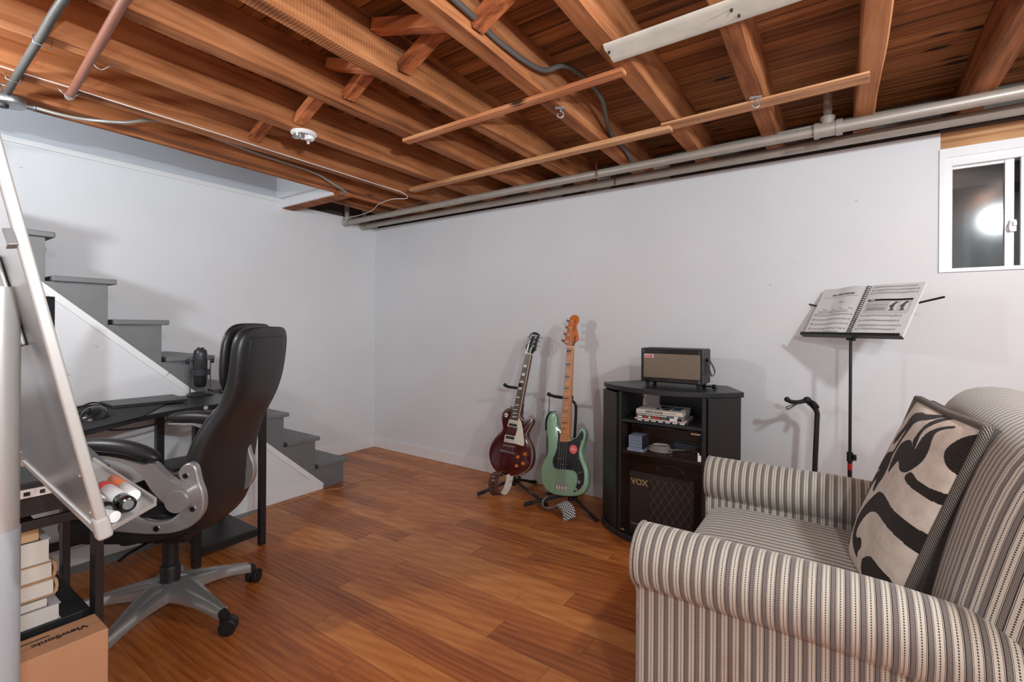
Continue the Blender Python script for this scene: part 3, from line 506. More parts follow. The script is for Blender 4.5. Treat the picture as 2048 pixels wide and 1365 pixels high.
# white wire
pts = [(1.135, -2.9, 2.197), (1.137, -2.7, 2.194), (1.135, -2.5, 2.197), (1.138, -2.3, 2.195), (1.135, -2.0, 2.198), (1.134, -1.6, 2.196), (1.13, -1.2, 2.196), (1.13, -.95, 2.194), (1.14, -.80, 2.19), (1.17, -.70, 2.175), (1.13, -.63, 2.16), (1.0, -.66, 2.165), (.80, -.62, 2.165), (.60, -.52, 2.165), (.35, -.45, 2.17), (.16, -.43, 2.175), (.08, -.40, 2.16), (.045, -.41, 2.14)]
tag(build('white_wire', MB().tube(spline(pts, 8), .0026, 6), m_white, smooth=True), 'thin white wire stapled along a joist and looping down to the pipe elbow', 'wire')
tag(build('dark_wire', MB().tube(spline([(1.35, -.60, 2.197), (1.37, -.52, 2.17), (1.25, -.47, 2.165), (.9, -.45, 2.175), (.5, -.36, 2.19), (.30, -.30, 2.197)], 8), .002, 6), m_armour_d, smooth=True), 'thin grey wire sagging below the joists near the corner', 'wire')
# smoke alarm
t = thing('smoke_alarm', 'open white smoke alarm base fixed under a joist', 'smoke alarm', (1.515, -1.70, 2.20))
build('base_ring', MB().lathe([(.0, 0), (.062, 0), (.064, -.008), (.058, -.016), (.05, -.018), (.048, -.008), (0, -.008)][::-1], (0, 0, 0), 32), m_white, t, local=True, smooth=40)
build('horn', MB().lathe([(0, -.034), (.022, -.034), (.025, -.03), (.025, -.008), (0, -.008)], (.012, .022, 0), 20), m_white, t, local=True, smooth=40)
build('battery', MB().box((-.035, -.045, -.032), (.012, -.012, -.008)), m_galv, t, local=True, bevel=.003)
build('battery_band', MB().box((-.0355, -.03, -.0325), (.0125, -.025, -.008)), m_white, t, local=True, bevel=.001)
build('red_wire', MB().tube(spline([(.0, -.012, -.02), (.01, 0, -.026), (.0, .012, -.02), (-.02, .01, -.012)], 5), .0015, 6), flat('red_wire', (180, 40, 30)), t, local=True, smooth=True)
build('clip', MB().box((-.03, .035, -.04), (-.018, .045, -.008)), m_white, t, local=True, bevel=.002); build('clip', MB().box((.015, -.055, -.035), (.025, -.045, -.008)), m_white, t, local=True, bevel=.002)
# ================================================================== window
wy = .0
fr = struct('window_1', MB().box((4.206, -.012, 1.478), (4.985, .06, 1.492)).box((4.206, -.010, 1.492), (4.226, .06, 2.035)).box((4.965, -.010, 1.492), (4.985, .06, 2.035)).box((4.206, -.010, 2.035), (4.985, .06, 2.08)), m_winwhite)
WM[fr.name] = Matrix.Translation(fr.location)
build('window_frame', MB().box((4.224, .0, 1.486), (4.254, .07, 2.036)).box((4.254, .0, 1.995), (4.96, .07, 2.036)).box((4.254, .005, 1.486), (4.96, .07, 1.497)).box((4.94, 0, 1.497), (4.965, .07, 1.995)), m_winwhite, fr)
s1 = build('sash', MB().box((4.252, .03, 1.49), (4.259, .05, 2.0)).box((4.440, .022, 1.49), (4.470, .05, 2.0)).box((4.252, .03, 1.984), (4.47, .05, 2.0)).box((4.259, .03, 1.49), (4.44, .05, 1.498)), m_winwhite, fr)
s2 = build('sash', MB().box((4.488, .002, 1.498), (4.56, .022, 1.994)).box((4.56, .002, 1.97), (4.90, .022, 1.994)).box((4.56, .002, 1.498), (4.90, .022, 1.52)).box((4.90, .002, 1.498), (4.938, .022, 1.994)), m_winwhite, fr)
mg, t_, N, L, b = nmat('night_glass'); b.inputs['Base Color'].default_value = (.9, .95, .95, 1); b.inputs['Roughness'].default_value = .10; b.inputs['Transmission Weight'].default_value = 1.0; b.inputs['IOR'].default_value = 1.5
build('pane', MB().box((4.256, .038, 1.496), (4.443, .043, 1.988)), mg, s1)
build('pane', MB().box((4.55, .009, 1.515), (4.905, .013, 1.975)), mg, s2)
la = build('latch', MB().box((4.452, .008, 1.655), (4.476, .024, 1.71)).tube(spline([(4.459, .012, 1.705), (4.452, .0, 1.69), (4.450, -.002, 1.67), (4.455, .004, 1.655)], 4), .004, 6).box((4.462, -.004, 1.68), (4.475, .02, 1.70)), m_winwhite, s1, bevel=.002)
struct('wall_window_well', MB().box((4.0, .55, .8), (5.2, .6, 2.6)).box((3.95, .33, .8), (4.0, .6, 2.6)).box((5.2, .33, .8), (5.25, .6, 2.6)).box((3.95, .33, 1.2), (5.25, .6, 1.3)), m_concrete)
struct('trim_2', MB().box((4.206, .006, 2.08), (5.4, .05, 2.128)), m_header, bevel=.002)
struct('trim_3', MB().box((4.206, .02, 2.13), (5.4, .06, 2.172)), m_header, bevel=.002)
struct('trim_4', MB().box((4.203, -.012, 2.168), (5.4, .03, 2.186)), flat('dark_grey_flashing', (70, 76, 84), .4, metal=.3), bevel=.001)
# ================================================================== staircase
XS = .68
st = thing('staircase', 'grey painted wooden staircase boxed in with a white side panel', 'stairs', (.34, -1.6, 0))
ns = [-.808-.2385*k for k in range(11)]; zs = [.18+.209*k for k in range(11)]
for k in range(10):
    nz = ns[k]; z = zs[k]
    build('tread', MB().box((.012, nz-.2385-.012, z-.028), (XS+.008, nz, z)), m_greypaint, st, bevel=.006)
    z0 = 0 if k == 0 else zs[k-1]+.0005
    build('riser', MB().box((.012, nz-.055, z0), (XS-.012, nz-.034, z-.0285)), m_greypaint, st, bevel=.002)
# stringer: stepped grey board
poly = []
for k in range(10):
    z0 = 0 if k == 0 else zs[k-1]-.0285
    poly += [(ns[k]-.034, z0), (ns[k]-.034, zs[k]-.0285)]
poly += [(ns[9]-.24, zs[9]-.0285), (ns[9]-.24, 1.9), (-2.6, 1.38), (-1.05, 0.0)]
poly = poly
st_m = MB().prism(poly, (XS-.012, 0, 0), (0, 1, 0), (0, 0, 1), (1, 0, 0), -.02, .006)
build('stringer', st_m, m_greypaint, st, bevel=.001)
sl = (1.393-.037)/(-2.516+1.019)
zt = lambda y: .037+sl*(y+1.019)
build('side_panel', MB().prism([(-1.02, 0), (-1.02, zt(-1.02)-.012), (-3.30, zt(-3.30)-.012), (-3.5, 2.19), (-5.15, 2.19), (-5.15, 0)], (XS, 0, 0), (0, 1, 0), (0, 0, 1), (1, 0, 0), -.012, .004), m_wall, st)
d = Vector((0, 1, sl)).normalized(); nrm = Vector((0, -sl, 1)).normalized()
L0 = Vector((XS, -1.019, .037)); L1 = Vector((XS, -2.0, zt(-2.0))); L2 = Vector((XS, -3.35, zt(-3.35)))
for a, b_ in ((L0, L1), (L1+Vector((0, -.003, .003)), L2)):
    mb = MB(); q = [a-nrm*.034, a, b_, b_-nrm*.034]
    mb.prism([(p.y, p.z) for p in q], (XS, 0, 0), (0, 1, 0), (0, 0, 1), (1, 0, 0), .003, .014); build('trim_strip', mb, m_trimw, st, bevel=.002)
build('base_strip', MB().prism([(-1.025, 0), (-1.025, .035), (-1.075, .085), (-5.1, .085), (-5.1, 0)], (XS, 0, 0), (0, 1, 0), (0, 0, 1), (1, 0, 0), .004, .013), m_trimw, st, bevel=.002)
# bare grey strip of floor beside the panel and the lifted seam of the vinyl
struct('trim_5', MB().prism([(.69, -3.8), (.70, -1.50), (.735, -1.52), (.78, -1.72), (.76, -2.0), (.80, -2.3), (.78, -3.0), (.80, -3.8)], (0, 0, 0), (1, 0, 0), (0, 1, 0), (0, 0, 1), 0, .0012), m_concrete)
tag(build('vinyl_seam', MB().tube(spline([(.712, -1.50, .002), (.74, -1.40, .003), (.745, -1.25, .002), (.74, -1.05, .003), (.77, -.98, .003), (.80, -.93, .004), (.76, -.85, .004), (.78, -.72, .002), (.80, -.5, .002), (.79, -.30, .002)], 8), .0022, 6), flat('vinyl_edge', (196, 150, 112), .6)), 'lifted pale seam in the floor covering in front of the stairs', 'seam')
# ================================================================== electric guitar (dark red, single cutaway)
def dist(a, b): return math.hypot(a[0]-b[0], a[1]-b[1])
def scale_poly(P, s, off=0):
    """inset a polygon by s metres along its vertex normals"""
    n = len(P); out = []; A = sum(P[i][0]*P[(i+1) % n][1]-P[(i+1) % n][0]*P[i][1] for i in range(n)); sg = 1 if A > 0 else -1
    for i in range(n):
        a, b = P[i-1], P[(i+1) % n]; tx, ty = b[0]-a[0], b[1]-a[1]; l = math.hypot(tx, ty) or 1
        out.append((P[i][0]-sg*ty/l*s, P[i][1]+sg*tx/l*s))
    return out
m_cherry = flat('wine_red_lacquer', (74, 14, 18), .16, var=.25, scale=5, coat=.8)
m_cream = flat('cream_plastic', (226, 222, 204), .35, var=.02); m_bind = flat('cream_binding', (214, 196, 170), .4, var=.03)
m_rosew = flat('rosewood', (66, 40, 28), .5, var=.3, scale=60); m_pearl = flat('pearl_inlay', (226, 228, 220), .25, var=.05)
m_amber = flat('amber_knob', (206, 112, 34), .18, var=.1, coat=.5); m_gblack = flat('gloss_black', (14, 14, 15), .18, coat=.5)
m_nickel = flat('nickel', (205, 203, 196), .22, metal=.9, var=.04); m_brownl = flat('brown_leather', (78, 46, 32), .5, var=.2, scale=20, bump=.1)
m_string = flat('string_steel', (188, 184, 176), .3, metal=.8)
X3 = (1, 0, 0); Y3 = (0, 1, 0); Z3 = (0, 0, 1); O3 = (0, 0, 0)
def P2(mb, poly, d0, d1): return mb.prism(poly, O3, X3, Y3, Z3, d0, d1)
def lb(name, mb, m, par, **k): return build(name, mb, m, par, local=True, **k)
def domed(poly, z0, z1, r):
    """solid with rounded front and back edges"""
    mb = MB(); rings = []
    for inset, z in ((r, z0), (r*.3, z0+r*.3), (0, z0+r), (0, z1-r), (r*.3, z1-r*.3), (r, z1)):
        q = scale_poly(poly, inset) if inset else poly; rings.append([(x, y, z) for x, y in q])
    mb.grid(rings, cv=True); n = len(poly); b = 0
    mb.face([i for i in range(n)], [(p[0], p[1]) for p in rings[0]]); mb.face([5*n+i for i in range(n)][::-1], [(p[0], p[1]) for p in rings[5]][::-1])
    return mb
def tilt(a): return Matrix(((1, 0, 0), (0, math.sin(a), -math.cos(a)), (0, math.cos(a), math.sin(a)))).transposed() if False else Matrix(((1, 0, 0), (0, math.sin(a), -math.cos(a)), (0, math.cos(a), math.sin(a))))
g = thing('electric_guitar', 'dark red single-cutaway electric guitar with cream pickguard, leaning on a stand', 'guitar', D['LP_O'], rot=tilt(D['LP_tilt']))
body = smooth_poly(D['LP_body'], 2)
bo = lb('body', P2(MB(), body, -.048, -.0035), m_cherry, g, smooth=50)
lb('binding', P2(MB(), scale_poly(body, -.0012), -.0062, -.0032), m_bind, bo, smooth=50)
top = MB(); r0 = [(x, y, -.003) for x, y in scale_poly(body, .0012)]; cx = sum(p[0] for p in body)/len(body); cy = .17
rings = [r0]
for s_, z in ((.93, .001), (.82, .0035), (.65, .006), (.4, .008), (.15, .009)): rings.append([(cx+(x-cx)*s_, cy+(y-cy)*s_, z) for x, y in body])
top.grid(rings, cv=True); n_ = len(body); top.face([5*n_+i for i in range(n_)])
lb('carved_top', top, m_cherry, bo, smooth=True)
nk = D['LP_neck']  # BL, BR, TR, TL
def lerp2(a, b, t): return (a[0]+(b[0]-a[0])*t, a[1]+(b[1]-a[1])*t)
neck = lb('neck', P2(MB(), [nk[0], nk[1], nk[2], nk[3]], -.022, .004), m_cherry, g, bevel=.006, bseg=3)
fb = lb('fretboard', P2(MB(), scale_poly([nk[0], nk[1], nk[2], nk[3]], .001), .006, .0155), m_rosew, g, bevel=.001)
lb('neck_binding', P2(MB(), scale_poly([nk[0], nk[1], nk[2], nk[3]], -.001), .0055, .013), m_bind, g)
fr_ = MB(); Ls = dist(nk[0], nk[3])*1.34
for k in range(1, 22):
    d_ = Ls*(1-2**(-k/12)); t_ = 1-d_/dist(nk[0], nk[3])
    if t_ < .02: break
    a, b_ = lerp2(nk[0], nk[3], t_), lerp2(nk[1], nk[2], t_); fr_.tube([(a[0]+.001, a[1], .0160), (b_[0]-.001, b_[1], .0160)], .0011, 5)
f_ = lb('frets', fr_, m_nickel, g); f_['kind'] = 'stuff'
for q in D['LP_inlay']: lb('inlay', P2(MB(), q, .015, .0162), m_pearl, fb)
lb('nut', P2(MB(), [nk[3], nk[2], (nk[2][0]-.001, nk[2][1]+.006), (nk[3][0]-.001, nk[3][1]+.006)], .004, .019), m_white, g)
hd = lb('headstock', P2(MB(), smooth_poly(D['LP_head'], 1), -.014, .002), m_gblack, g, bevel=.0015)
lb('truss_cover', P2(MB(), scale_poly(D['LP_truss'], .004), .002, .004), m_gblack, hd); lb('truss_cover_edge', P2(MB(), D['LP_truss'], .0019, .003), m_pearl, hd)
for i, p in enumerate(D['LP_posts']):
    tn = lb('tuner', MB().cyl((p[0], p[1], .0), (p[0], p[1], .005), .0075, n=14).cyl((p[0], p[1], .005), (p[0], p[1], .014), .0035, n=10), m_chrome, g, smooth=40)
    sx = -1 if i < 3 else 1
    lb('tuner_key', MB().cyl((p[0], p[1], -.018), (p[0]+sx*.03, p[1]+.004, -.018), .0025, n=8).ell((p[0]+sx*.036, p[1]+.005, -.018), (.0085, .0075, .004), 10, 6), m_nickel, tn, smooth=50)
hp = D['LP_posts'][0]
text('logo_text', 'Epiphone', .019, WM[g.name] @ Matrix.Translation((hp[0]-.004, hp[1]+.012, .0025)) @ Matrix.Rotation(-.08, 4, 'Z'), m_pearl, hd, sx=.85, bold=.0002)
def pick(name, q, white_first, d=.009):
    ring = lb(name, P2(MB(), q, .004, .011), m_cream, g, bevel=.0015)
    a, b_, c_, e = q
    def sub(u0, u1, v0, v1): 
        f_ = lambda u, v: lerp2(lerp2(a, b_, u), lerp2(e, c_, u), v)
        return [f_(u0, v0), f_(u1, v0), f_(u1, v1), f_(u0, v1)]
    cols = (m_cream, m_gblack) if white_first else (m_gblack, m_cream)
    for i, (v0, v1) in enumerate(((.12, .48), (.52, .88))):
        cb = lb('coil', P2(MB(), sub(.14, .92, v0, v1), .011, .0165), cols[i], ring, bevel=.0012)
        mb = MB()
        for k in range(6):
            p = lerp2(lerp2(sub(.14, .92, v0, v1)[0], sub(.14, .92, v0, v1)[1], (k+.5)/6), lerp2(sub(.14, .92, v0, v1)[3], sub(.14, .92, v0, v1)[2], (k+.5)/6), .5); mb.cyl((p[0], p[1], .016), (p[0], p[1], .0175), .0022, n=8)
        pp = lb('pole_pieces', mb, m_nickel if i == (0 if not white_first else 1) else m_blackmet, ring); pp['kind'] = 'stuff'
pick('pickup', D['LP_pick1'], True); pick('pickup', D['LP_pick2'], False)
lb('bridge', P2(MB(), D['LP_bridge'], .009, .018), m_nickel, g, bevel=.002)
lb('tailpiece', P2(MB(), D['LP_tail'], .009, .020), m_chrome, g, bevel=.004)
mb = MB()
for q in (D['LP_tail'][0], D['LP_tail'][1]): mb.cyl((q[0], q[1]-.006, .004), (q[0], q[1]-.006, .021), .0075, n=14)
lb('tailpiece_studs', mb, m_chrome, g, smooth=40)
lb('pickguard', P2(MB(), D['LP_guard'], .0105, .0128), m_cream, g, bevel=.0006)
for p in D['LP_knobs']: lb('knob', MB().lathe([(0, 0), (.0135, 0), (.0125, .004), (.0115, .013), (.0095, .015), (0, .015)], (p[0], p[1], .004), 22), m_amber, g, smooth=40)
p = D['LP_toggle'][0]; lb('toggle_switch', MB().cyl((p[0], p[1], .0), (p[0], p[1], .0055), .016, n=24), m_cream, g, smooth=40); lb('switch_tip', MB().cyl((p[0], p[1], .005), (p[0]+.002, p[1]-.003, .022), .0035, n=8), m_gblack, g, smooth=40)
# strings
bt = D['LP_bridge']; mb = MB()
for k in range(6):
    a = lerp2(bt[0], bt[1], .12+.76*k/5); b_ = lerp2(nk[3], nk[2], .1+.8*k/5); mb.tube([(a[0], a[1], .0195), (b_[0], b_[1], .019)], .0006+.0002*(k < 3), 4)
    t_ = lerp2(D['LP_tail'][0], D['LP_tail'][1], .12+.76*k/5); mb.tube([(a[0], a[1], .0195), (t_[0], t_[1]-.004, .0195)], .0007, 4)
    hp_ = D['LP_posts'][(2, 1, 0, 3, 4, 5)[k]]; mb.tube([(b_[0], b_[1], .019), (hp_[0], hp_[1], .011)], .0006, 4)
o = lb('strings', mb, m_string, g); o['kind'] = 'stuff'
sb = D['LP_strapbtn'][0]; lb('strap_button', MB().box((sb[0]-.012, sb[1]-.012, -.032), (sb[0]+.014, sb[1]+.004, -.012)), m_brownl, g, bevel=.003)
# brown leather strap: hangs from the lower end down to the floor and folds back behind the guitar
def ribbon(name, pts, w, wdir, m, par, th=.003, uvs=1, **k):
    P = spline(pts, 8); mb = MB(); rows = []; wd = Vector(wdir).normalized(); acc = 0; U = []
    for i, p in enumerate(P):
        if i: acc += (P[i]-P[i-1]).length
        t = (P[min(i+1, len(P)-1)]-P[max(i-1, 0)]).normalized(); n = wd.cross(t).normalized()
        U.append(acc); rows.append([p-wd*w/2-n*th/2, p+wd*w/2-n*th/2, p+wd*w/2+n*th/2, p-wd*w/2+n*th/2])
    V = [0, w, w+th, 2*w+th, 2*w+2*th]
    mb.grid(rows, cv=True, uv=lambda i, j: (U[min(i, len(U)-1)], V[j])); n_ = len(rows); mb.face([0, 1, 2, 3]); mb.face([(n_-1)*4+i for i in (3, 2, 1, 0)])
    return build(name, mb, m, par, smooth=40, **k)
s_ = thing('guitar_strap', 'brown leather guitar strap with a pale lining, looped to the floor under the red guitar', 'strap', (1.82, -.40, 0))
ribbon('strap_front', [(1.85, -.335, .150), (1.835, -.375, .172), (1.815, -.405, .160), (1.800, -.415, .12), (1.799, -.42, .07), (1.808, -.415, .025), (1.825, -.395, .006)], .070, (.82, .50, .10), m_brownl, s_)
ribbon('strap_back', [(1.885, -.335, .15), (1.882, -.345, .10), (1.872, -.36, .05), (1.850, -.375, .008)], .050, (.75, .66, 0), flat('pale_suede', (206, 200, 188), .8, var=.08), s_, label='pale suede inner side')
for k in range(5):
    z = .142-.027*k; p = Vector((1.799, -.424, z))
    build('strap_slot', MB().box((-.013, -.0045, -.0028), (.013, .002, .0028), Matrix.Translation(p) @ Matrix.Rotation(.55, 4, 'Z')), m_gblack if k > 1 else m_nickel, s_)
# ================================================================== bass guitar (sea green)
m_surf = flat('surf_green_lacquer', (140, 178, 148), .2, var=.03, scale=4, coat=.7)
m_pg = flat('black_pickguard', (34, 37, 40), .3, var=.08); m_maple = flat('amber_maple', (214, 138, 70), .28, var=.12, scale=18, coat=.4); m_maple2 = flat('amber_headstock', (206, 104, 20), .25, var=.15, scale=14, coat=.5)
b = thing('bass_guitar', 'pale green bass guitar with black pickguard and orange maple neck, leaning on a stand', 'bass guitar', D['PB_O'], rot=tilt(D['PB_tilt']))
body = smooth_poly(D['PB_body'], 2)
lb('body', domed(body, -.046, .002, .009), m_surf, b, smooth=60)
pg = lb('pickguard', P2(MB(), smooth_poly(D['PB_guard'], 1), .002, .0048), m_pg, b, bevel=.0008)
mb = MB()
for p in D['PB_screws']: mb.cyl((p[0], p[1], .0048), (p[0], p[1], .0062), .0030, n=8)
o = lb('screws', mb, m_nickel, pg); o['kind'] = 'stuff'
nk = D['PB_neck']; ln = dist(nk[0], nk[3])
lb('neck', P2(MB(), [nk[0], nk[1], nk[2], nk[3]], -.022, .006), m_maple, b, bevel=.006, bseg=3)
fb = lb('fretboard', P2(MB(), [nk[0], nk[1], nk[2], nk[3]], .0065, .013), m_maple, b, bevel=.001)
mb = MB(); Ls = ln*1.42
for k in range(1, 21):
    t_ = 1-Ls*(1-2**(-k/12))/ln
    if t_ < .01: break
    a, c_ = lerp2(nk[0], nk[3], t_), lerp2(nk[1], nk[2], t_); mb.tube([(a[0]+.001, a[1], .0135), (c_[0]-.001, c_[1], .0135)], .0012, 5)
o = lb('frets', mb, m_nickel, b); o['kind'] = 'stuff'
for q in D['PB_block']: lb('inlay', P2(MB(), q, .0125, .0137), m_gblack, fb)
lb('nut', P2(MB(), [nk[3], nk[2], (nk[2][0], nk[2][1]+.006), (nk[3][0], nk[3][1]+.006)], .004, .016), m_cream, b)
hd = lb('headstock', P2(MB(), smooth_poly(D['PB_head'], 1), -.016, .001), m_maple2, b, bevel=.002)
for p, q in zip(D['PB_posts'], D['PB_keys']):
    tn = lb('tuner', MB().cyl((p[0], p[1], .0), (p[0], p[1], .004), .0085, n=14).cyl((p[0], p[1], .004), (p[0], p[1], .018), .0045, n=10), m_nickel, b, smooth=40)
    lb('tuner_key', MB().cyl((p[0], p[1], -.022), (q[0]+.012, q[1], -.022), .003, n=8).ell((q[0], q[1], -.022), (.017, .014, .004), 12, 6, Matrix.Rotation(.5, 3, 'X')), m_nickel, tn, smooth=50)
hp = D['PB_posts'][1]
text('logo_text', 'Squier', .030, WM[b.name] @ Matrix.Translation((hp[0]+.036, hp[1]-.125, .0015)) @ Matrix.Rotation(PI/2-.15, 4, 'Z'), m_gblack, hd, bold=.0004)
text('logo_text', 'PRECISION BASS', .011, WM[b.name] @ Matrix.Translation((hp[0]+.030, hp[1]-.02, .0015)) @ Matrix.Rotation(PI/2-.02, 4, 'Z'), m_gblack, hd)
lb('string_tree', MB().cyl((hp[0]+.008, hp[1]-.105, .0), (hp[0]+.008, hp[1]-.105, .007), .008, n=12), m_chrome, hd, smooth=40)
for nm in ('PB_pick1', 'PB_pick2'):
    q = D[nm]; pk = lb('pickup', P2(MB(), q, .0048, .013), m_gblack, b, bevel=.002); mb = MB()
    for k in range(4):
        p = lerp2(lerp2(q[0], q[1], .22+.19*k), lerp2(q[3], q[2], .22+.19*k), .5); mb.cyl((p[0], p[1], .013), (p[0], p[1], .0145), .0032, n=8)
    o = lb('pole_pieces', mb, m_nickel, pk); o['kind'] = 'stuff'
q = D['PB_bridge']; lb('bridge', P2(MB(), q, .002, .005), m_nickel, b, bevel=.001)
for k in range(4):
    a, c_ = lerp2(q[0], q[1], .06+.235*k), lerp2(q[0], q[1], .06+.235*k+.19); e, f2 = lerp2(q[3], q[2], .06+.235*k), lerp2(q[3], q[2], .06+.235*k+.19)
    lb('saddle', P2(MB(), [lerp2(e, a, .25), lerp2(f2, c_, .25), lerp2(f2, c_, .72), lerp2(e, a, .72)], .005, .014), m_chrome, b, bevel=.002)
for i, p in enumerate(D['PB_knobs']):
    if i < 2: lb('knob', MB().lathe([(0, 0), (.0125, 0), (.012, .011), (.0105, .013), (0, .013)], (p[0], p[1], .0048), 22), m_chrome, b, smooth=40)
    else: lb('jack', MB().lathe([(0, 0), (.010, 0), (.009, .004), (.005, .004), (.004, .001), (0, .001)], (p[0], p[1], .0048), 18), m_chrome, b, smooth=40)
p = D['PB_sticker'][0]; st_ = lb('sticker', MB().cyl((p[0], p[1], .0048), (p[0], p[1], .0053), .0285, n=32), flat('red_sticker', (228, 92, 92), .5, var=.03), b)
lb('sticker_print', MB().box((p[0]-.018, p[1]-.002, .0053), (p[0]+.018, p[1]+.006, .0055)).box((p[0]-.016, p[1]-.010, .0053), (p[0]+.016, p[1]-.007, .0055)).box((p[0]-.01, p[1]+.012, .0053), (p[0]+.01, p[1]+.015, .0055)), flat('pink_print', (244, 176, 170), .5), st_)
mb = MB()
for k in range(4):
    a = lerp2(q[0], q[1], .15+.235*k); c_ = lerp2(nk[3], nk[2], .12+.253*k); mb.tube([(a[0], a[1]-.03, .012), (a[0], a[1], .0165), (c_[0], c_[1], .0165)], .0012, 5)
    hp_ = D['PB_posts'][3-k]; mb.tube([(c_[0], c_[1], .0165), (hp_[0], hp_[1], .012)], .0012, 5)
o = lb('strings', mb, m_string, b); o['kind'] = 'stuff'
# checkered strap: horn loop, run down behind the body, heap on the floor
m, t, N, L, bs = nmat('checkered_webbing'); bs.inputs['Roughness'].default_value = .8
uvn = N.new('ShaderNodeUVMap'); uvn.uv_map = 'uv'; ck = N.new('ShaderNodeTexChecker'); ck.inputs['Scale'].default_value = 105; ck.inputs['Color1'].default_value = S((232, 232, 232)); ck.inputs['Color2'].default_value = S((18, 18, 20))
L.new(uvn.outputs[0], ck.inputs['Vector']); L.new(ck.outputs['Color'], bs.inputs['Base Color']); m_check = m
s_ = thing('bass_strap', 'black and white checkered strap looped around the green bass and heaped on the floor', 'strap', (2.25, -.40, 0))
o3 = Vector(D['PB_O']); ax = Vector(X3); ay = Vector((0, math.sin(D['PB_tilt']), math.cos(D['PB_tilt']))); az = ax.cross(ay)
def pb(x, y, z): return o3+ax*x+ay*y+az*z
hx = D['PB_body']
hq = scale_poly(D['PB_body'], -.005); ribbon('strap_end', [pb(q[0], q[1], -.012) for q in hq[5:11]], .034, tuple(az), m_gblack, s_, th=.006)
ribbon('strap_back_run', [pb(hq[10][0]-.002, hq[10][1], -.03), pb(-.248, .38, -.055), pb(-.250, .28, -.065), pb(-.245, .18, -.07), pb(-.225, .08, -.07), (2.195, -.335, .05)], .04, tuple(az), m_check, s_)
ribbon('strap_heap', [(2.20, -.37, .055), (2.195, -.40, .035), (2.22, -.43, .020), (2.26, -.445, .022), (2.30, -.44, .035), (2.33, -.445, .055), (2.37, -.46, .045), (2.42, -.49, .012)], .085, (.35, -.8, .45), m_check, s_)
ribbon('strap_heap', [(2.33, -.41, .062), (2.37, -.44, .07), (2.42, -.47, .055), (2.445, -.50, .015)], .085, (.85, .3, .5), m_check, s_)
# ================================================================== guitar stands
def guitar_stand(x, y, ang, zt, label, h0, feet, yoke_off, head='U', group=None):
    t = thing('guitar_stand', label, 'guitar stand', (x, y, 0))
    for fx, fy in feet:
        d = Vector((fx-x, fy-y, 0)); L_ = d.length; d.normalize(); mid = Vector((x, y, h0))+d*.04
        lg = build('leg', MB().tube([mid, Vector((fx, fy, .016))], .0095, 12), m_blackmet, t, smooth=60)
        build('rubber_foot', MB().tube([Vector((fx, fy, .016))-Vector((d.x*.05, d.y*.05, -.05*(h0-.016)/L_)), Vector((fx, fy, .014))+d*.012], .0125, 12), m_rubber, lg, smooth=50)
        build('leg_plate', MB().box((-.02, -.006, -.012), (.03, .006, .012), Matrix.Translation(mid) @ Matrix.Rotation(math.atan2(d.y, d.x), 4, 'Z')), m_blackmet, lg, bevel=.002)
    return t
def upright(t, p, top, r=.0095):
    build('upright', MB().tube(spline(p, 8), r, 12), m_blackmet, t, smooth=60)
# stand behind the red guitar
t = guitar_stand(1.855, -.245, 0, .8, 'black tripod stand holding the dark red guitar', .075, [(1.715, -.475), (2.20, -.37), (1.90, -.03)], 0)
build('hub', MB().cyl((1.855, -.245, .04), (1.855, -.245, .14), .016, n=16), m_blackplas, t, smooth=40)
upright(t, [(1.855, -.245, .10), (1.868, -.19, .40), (1.878, -.165, .66), (1.872, -.165, .715), (1.845, -.17, .735)], 0)
build('yoke', MB().tube(spline([(1.77, -.24, .765), (1.775, -.215, .752), (1.80, -.185, .745), (1.85, -.17, .742), (1.885, -.185, .755), (1.895, -.225, .775)], 5), .0105, 12), m_rubber, t, smooth=60)
for e in ((1.77, -.245, .767), (1.895, -.23, .777)): build('yoke_tip', MB().ell(e, (.014, .014, .014)), m_rubber, t, smooth=True)
for sx in (-1, 1): build('cradle_arm', MB().tube(spline([(1.855, -.245, .12), (1.855+sx*.06, -.26, .115), (1.855+sx*.085, -.33, .118), (1.855+sx*.088, -.375, .135)], 5), .008, 10), m_rubber, t, smooth=60)
build('label_sticker', MB().box((-.03, -.0101, -.006), (.03, -.0095, .006), Matrix.Translation((2.045, -.311, .047)) @ Matrix.Rotation(-.35, 4, 'Z') @ Matrix.Rotation(.14, 4, 'Y')), m_white, t)
build('chord_clip', MB().tube(spline([(1.90, -.20, .69), (1.89, -.19, .655), (1.902, -.19, .62), (1.889, -.19, .605), (1.895, -.19, .635)], 5), .0028, 6), m_blackmet, t, smooth=True)
# stand behind the bass
t = guitar_stand(2.33, -.27, 0, .8, 'black tripod stand holding the pale green bass', .075, [(2.09, -.445), (2.58, -.405), (2.30, -.04)], 0)
build('hub', MB().cyl((2.33, -.27, .04), (2.33, -.27, .14), .016, n=16), m_blackplas, t, smooth=40)
upright(t, [(2.33, -.27, .10), (2.33, -.22, .40), (2.332, -.20, .62), (2.325, -.20, .675), (2.295, -.20, .70)], 0)
build('yoke', MB().tube(spline([(2.165, -.275, .735), (2.185, -.25, .722), (2.22, -.21, .712), (2.27, -.20, .707), (2.31, -.215, .715), (2.325, -.255, .73)], 5), .0105, 12), m_rubber, t, smooth=60)
for e in ((2.165, -.28, .737), (2.325, -.26, .733)): build('yoke_tip', MB().ell(e, (.014, .014, .014)), m_rubber, t, smooth=True)
build('security_loop', MB().tube(spline([(2.168, -.275, .725), (2.166, -.275, .66), (2.164, -.275, .625), (2.155, -.275, .59), (2.162, -.275, .57), (2.170, -.275, .59), (2.164, -.275, .625)], 5), .0026, 6), m_blackmet, t, smooth=True)
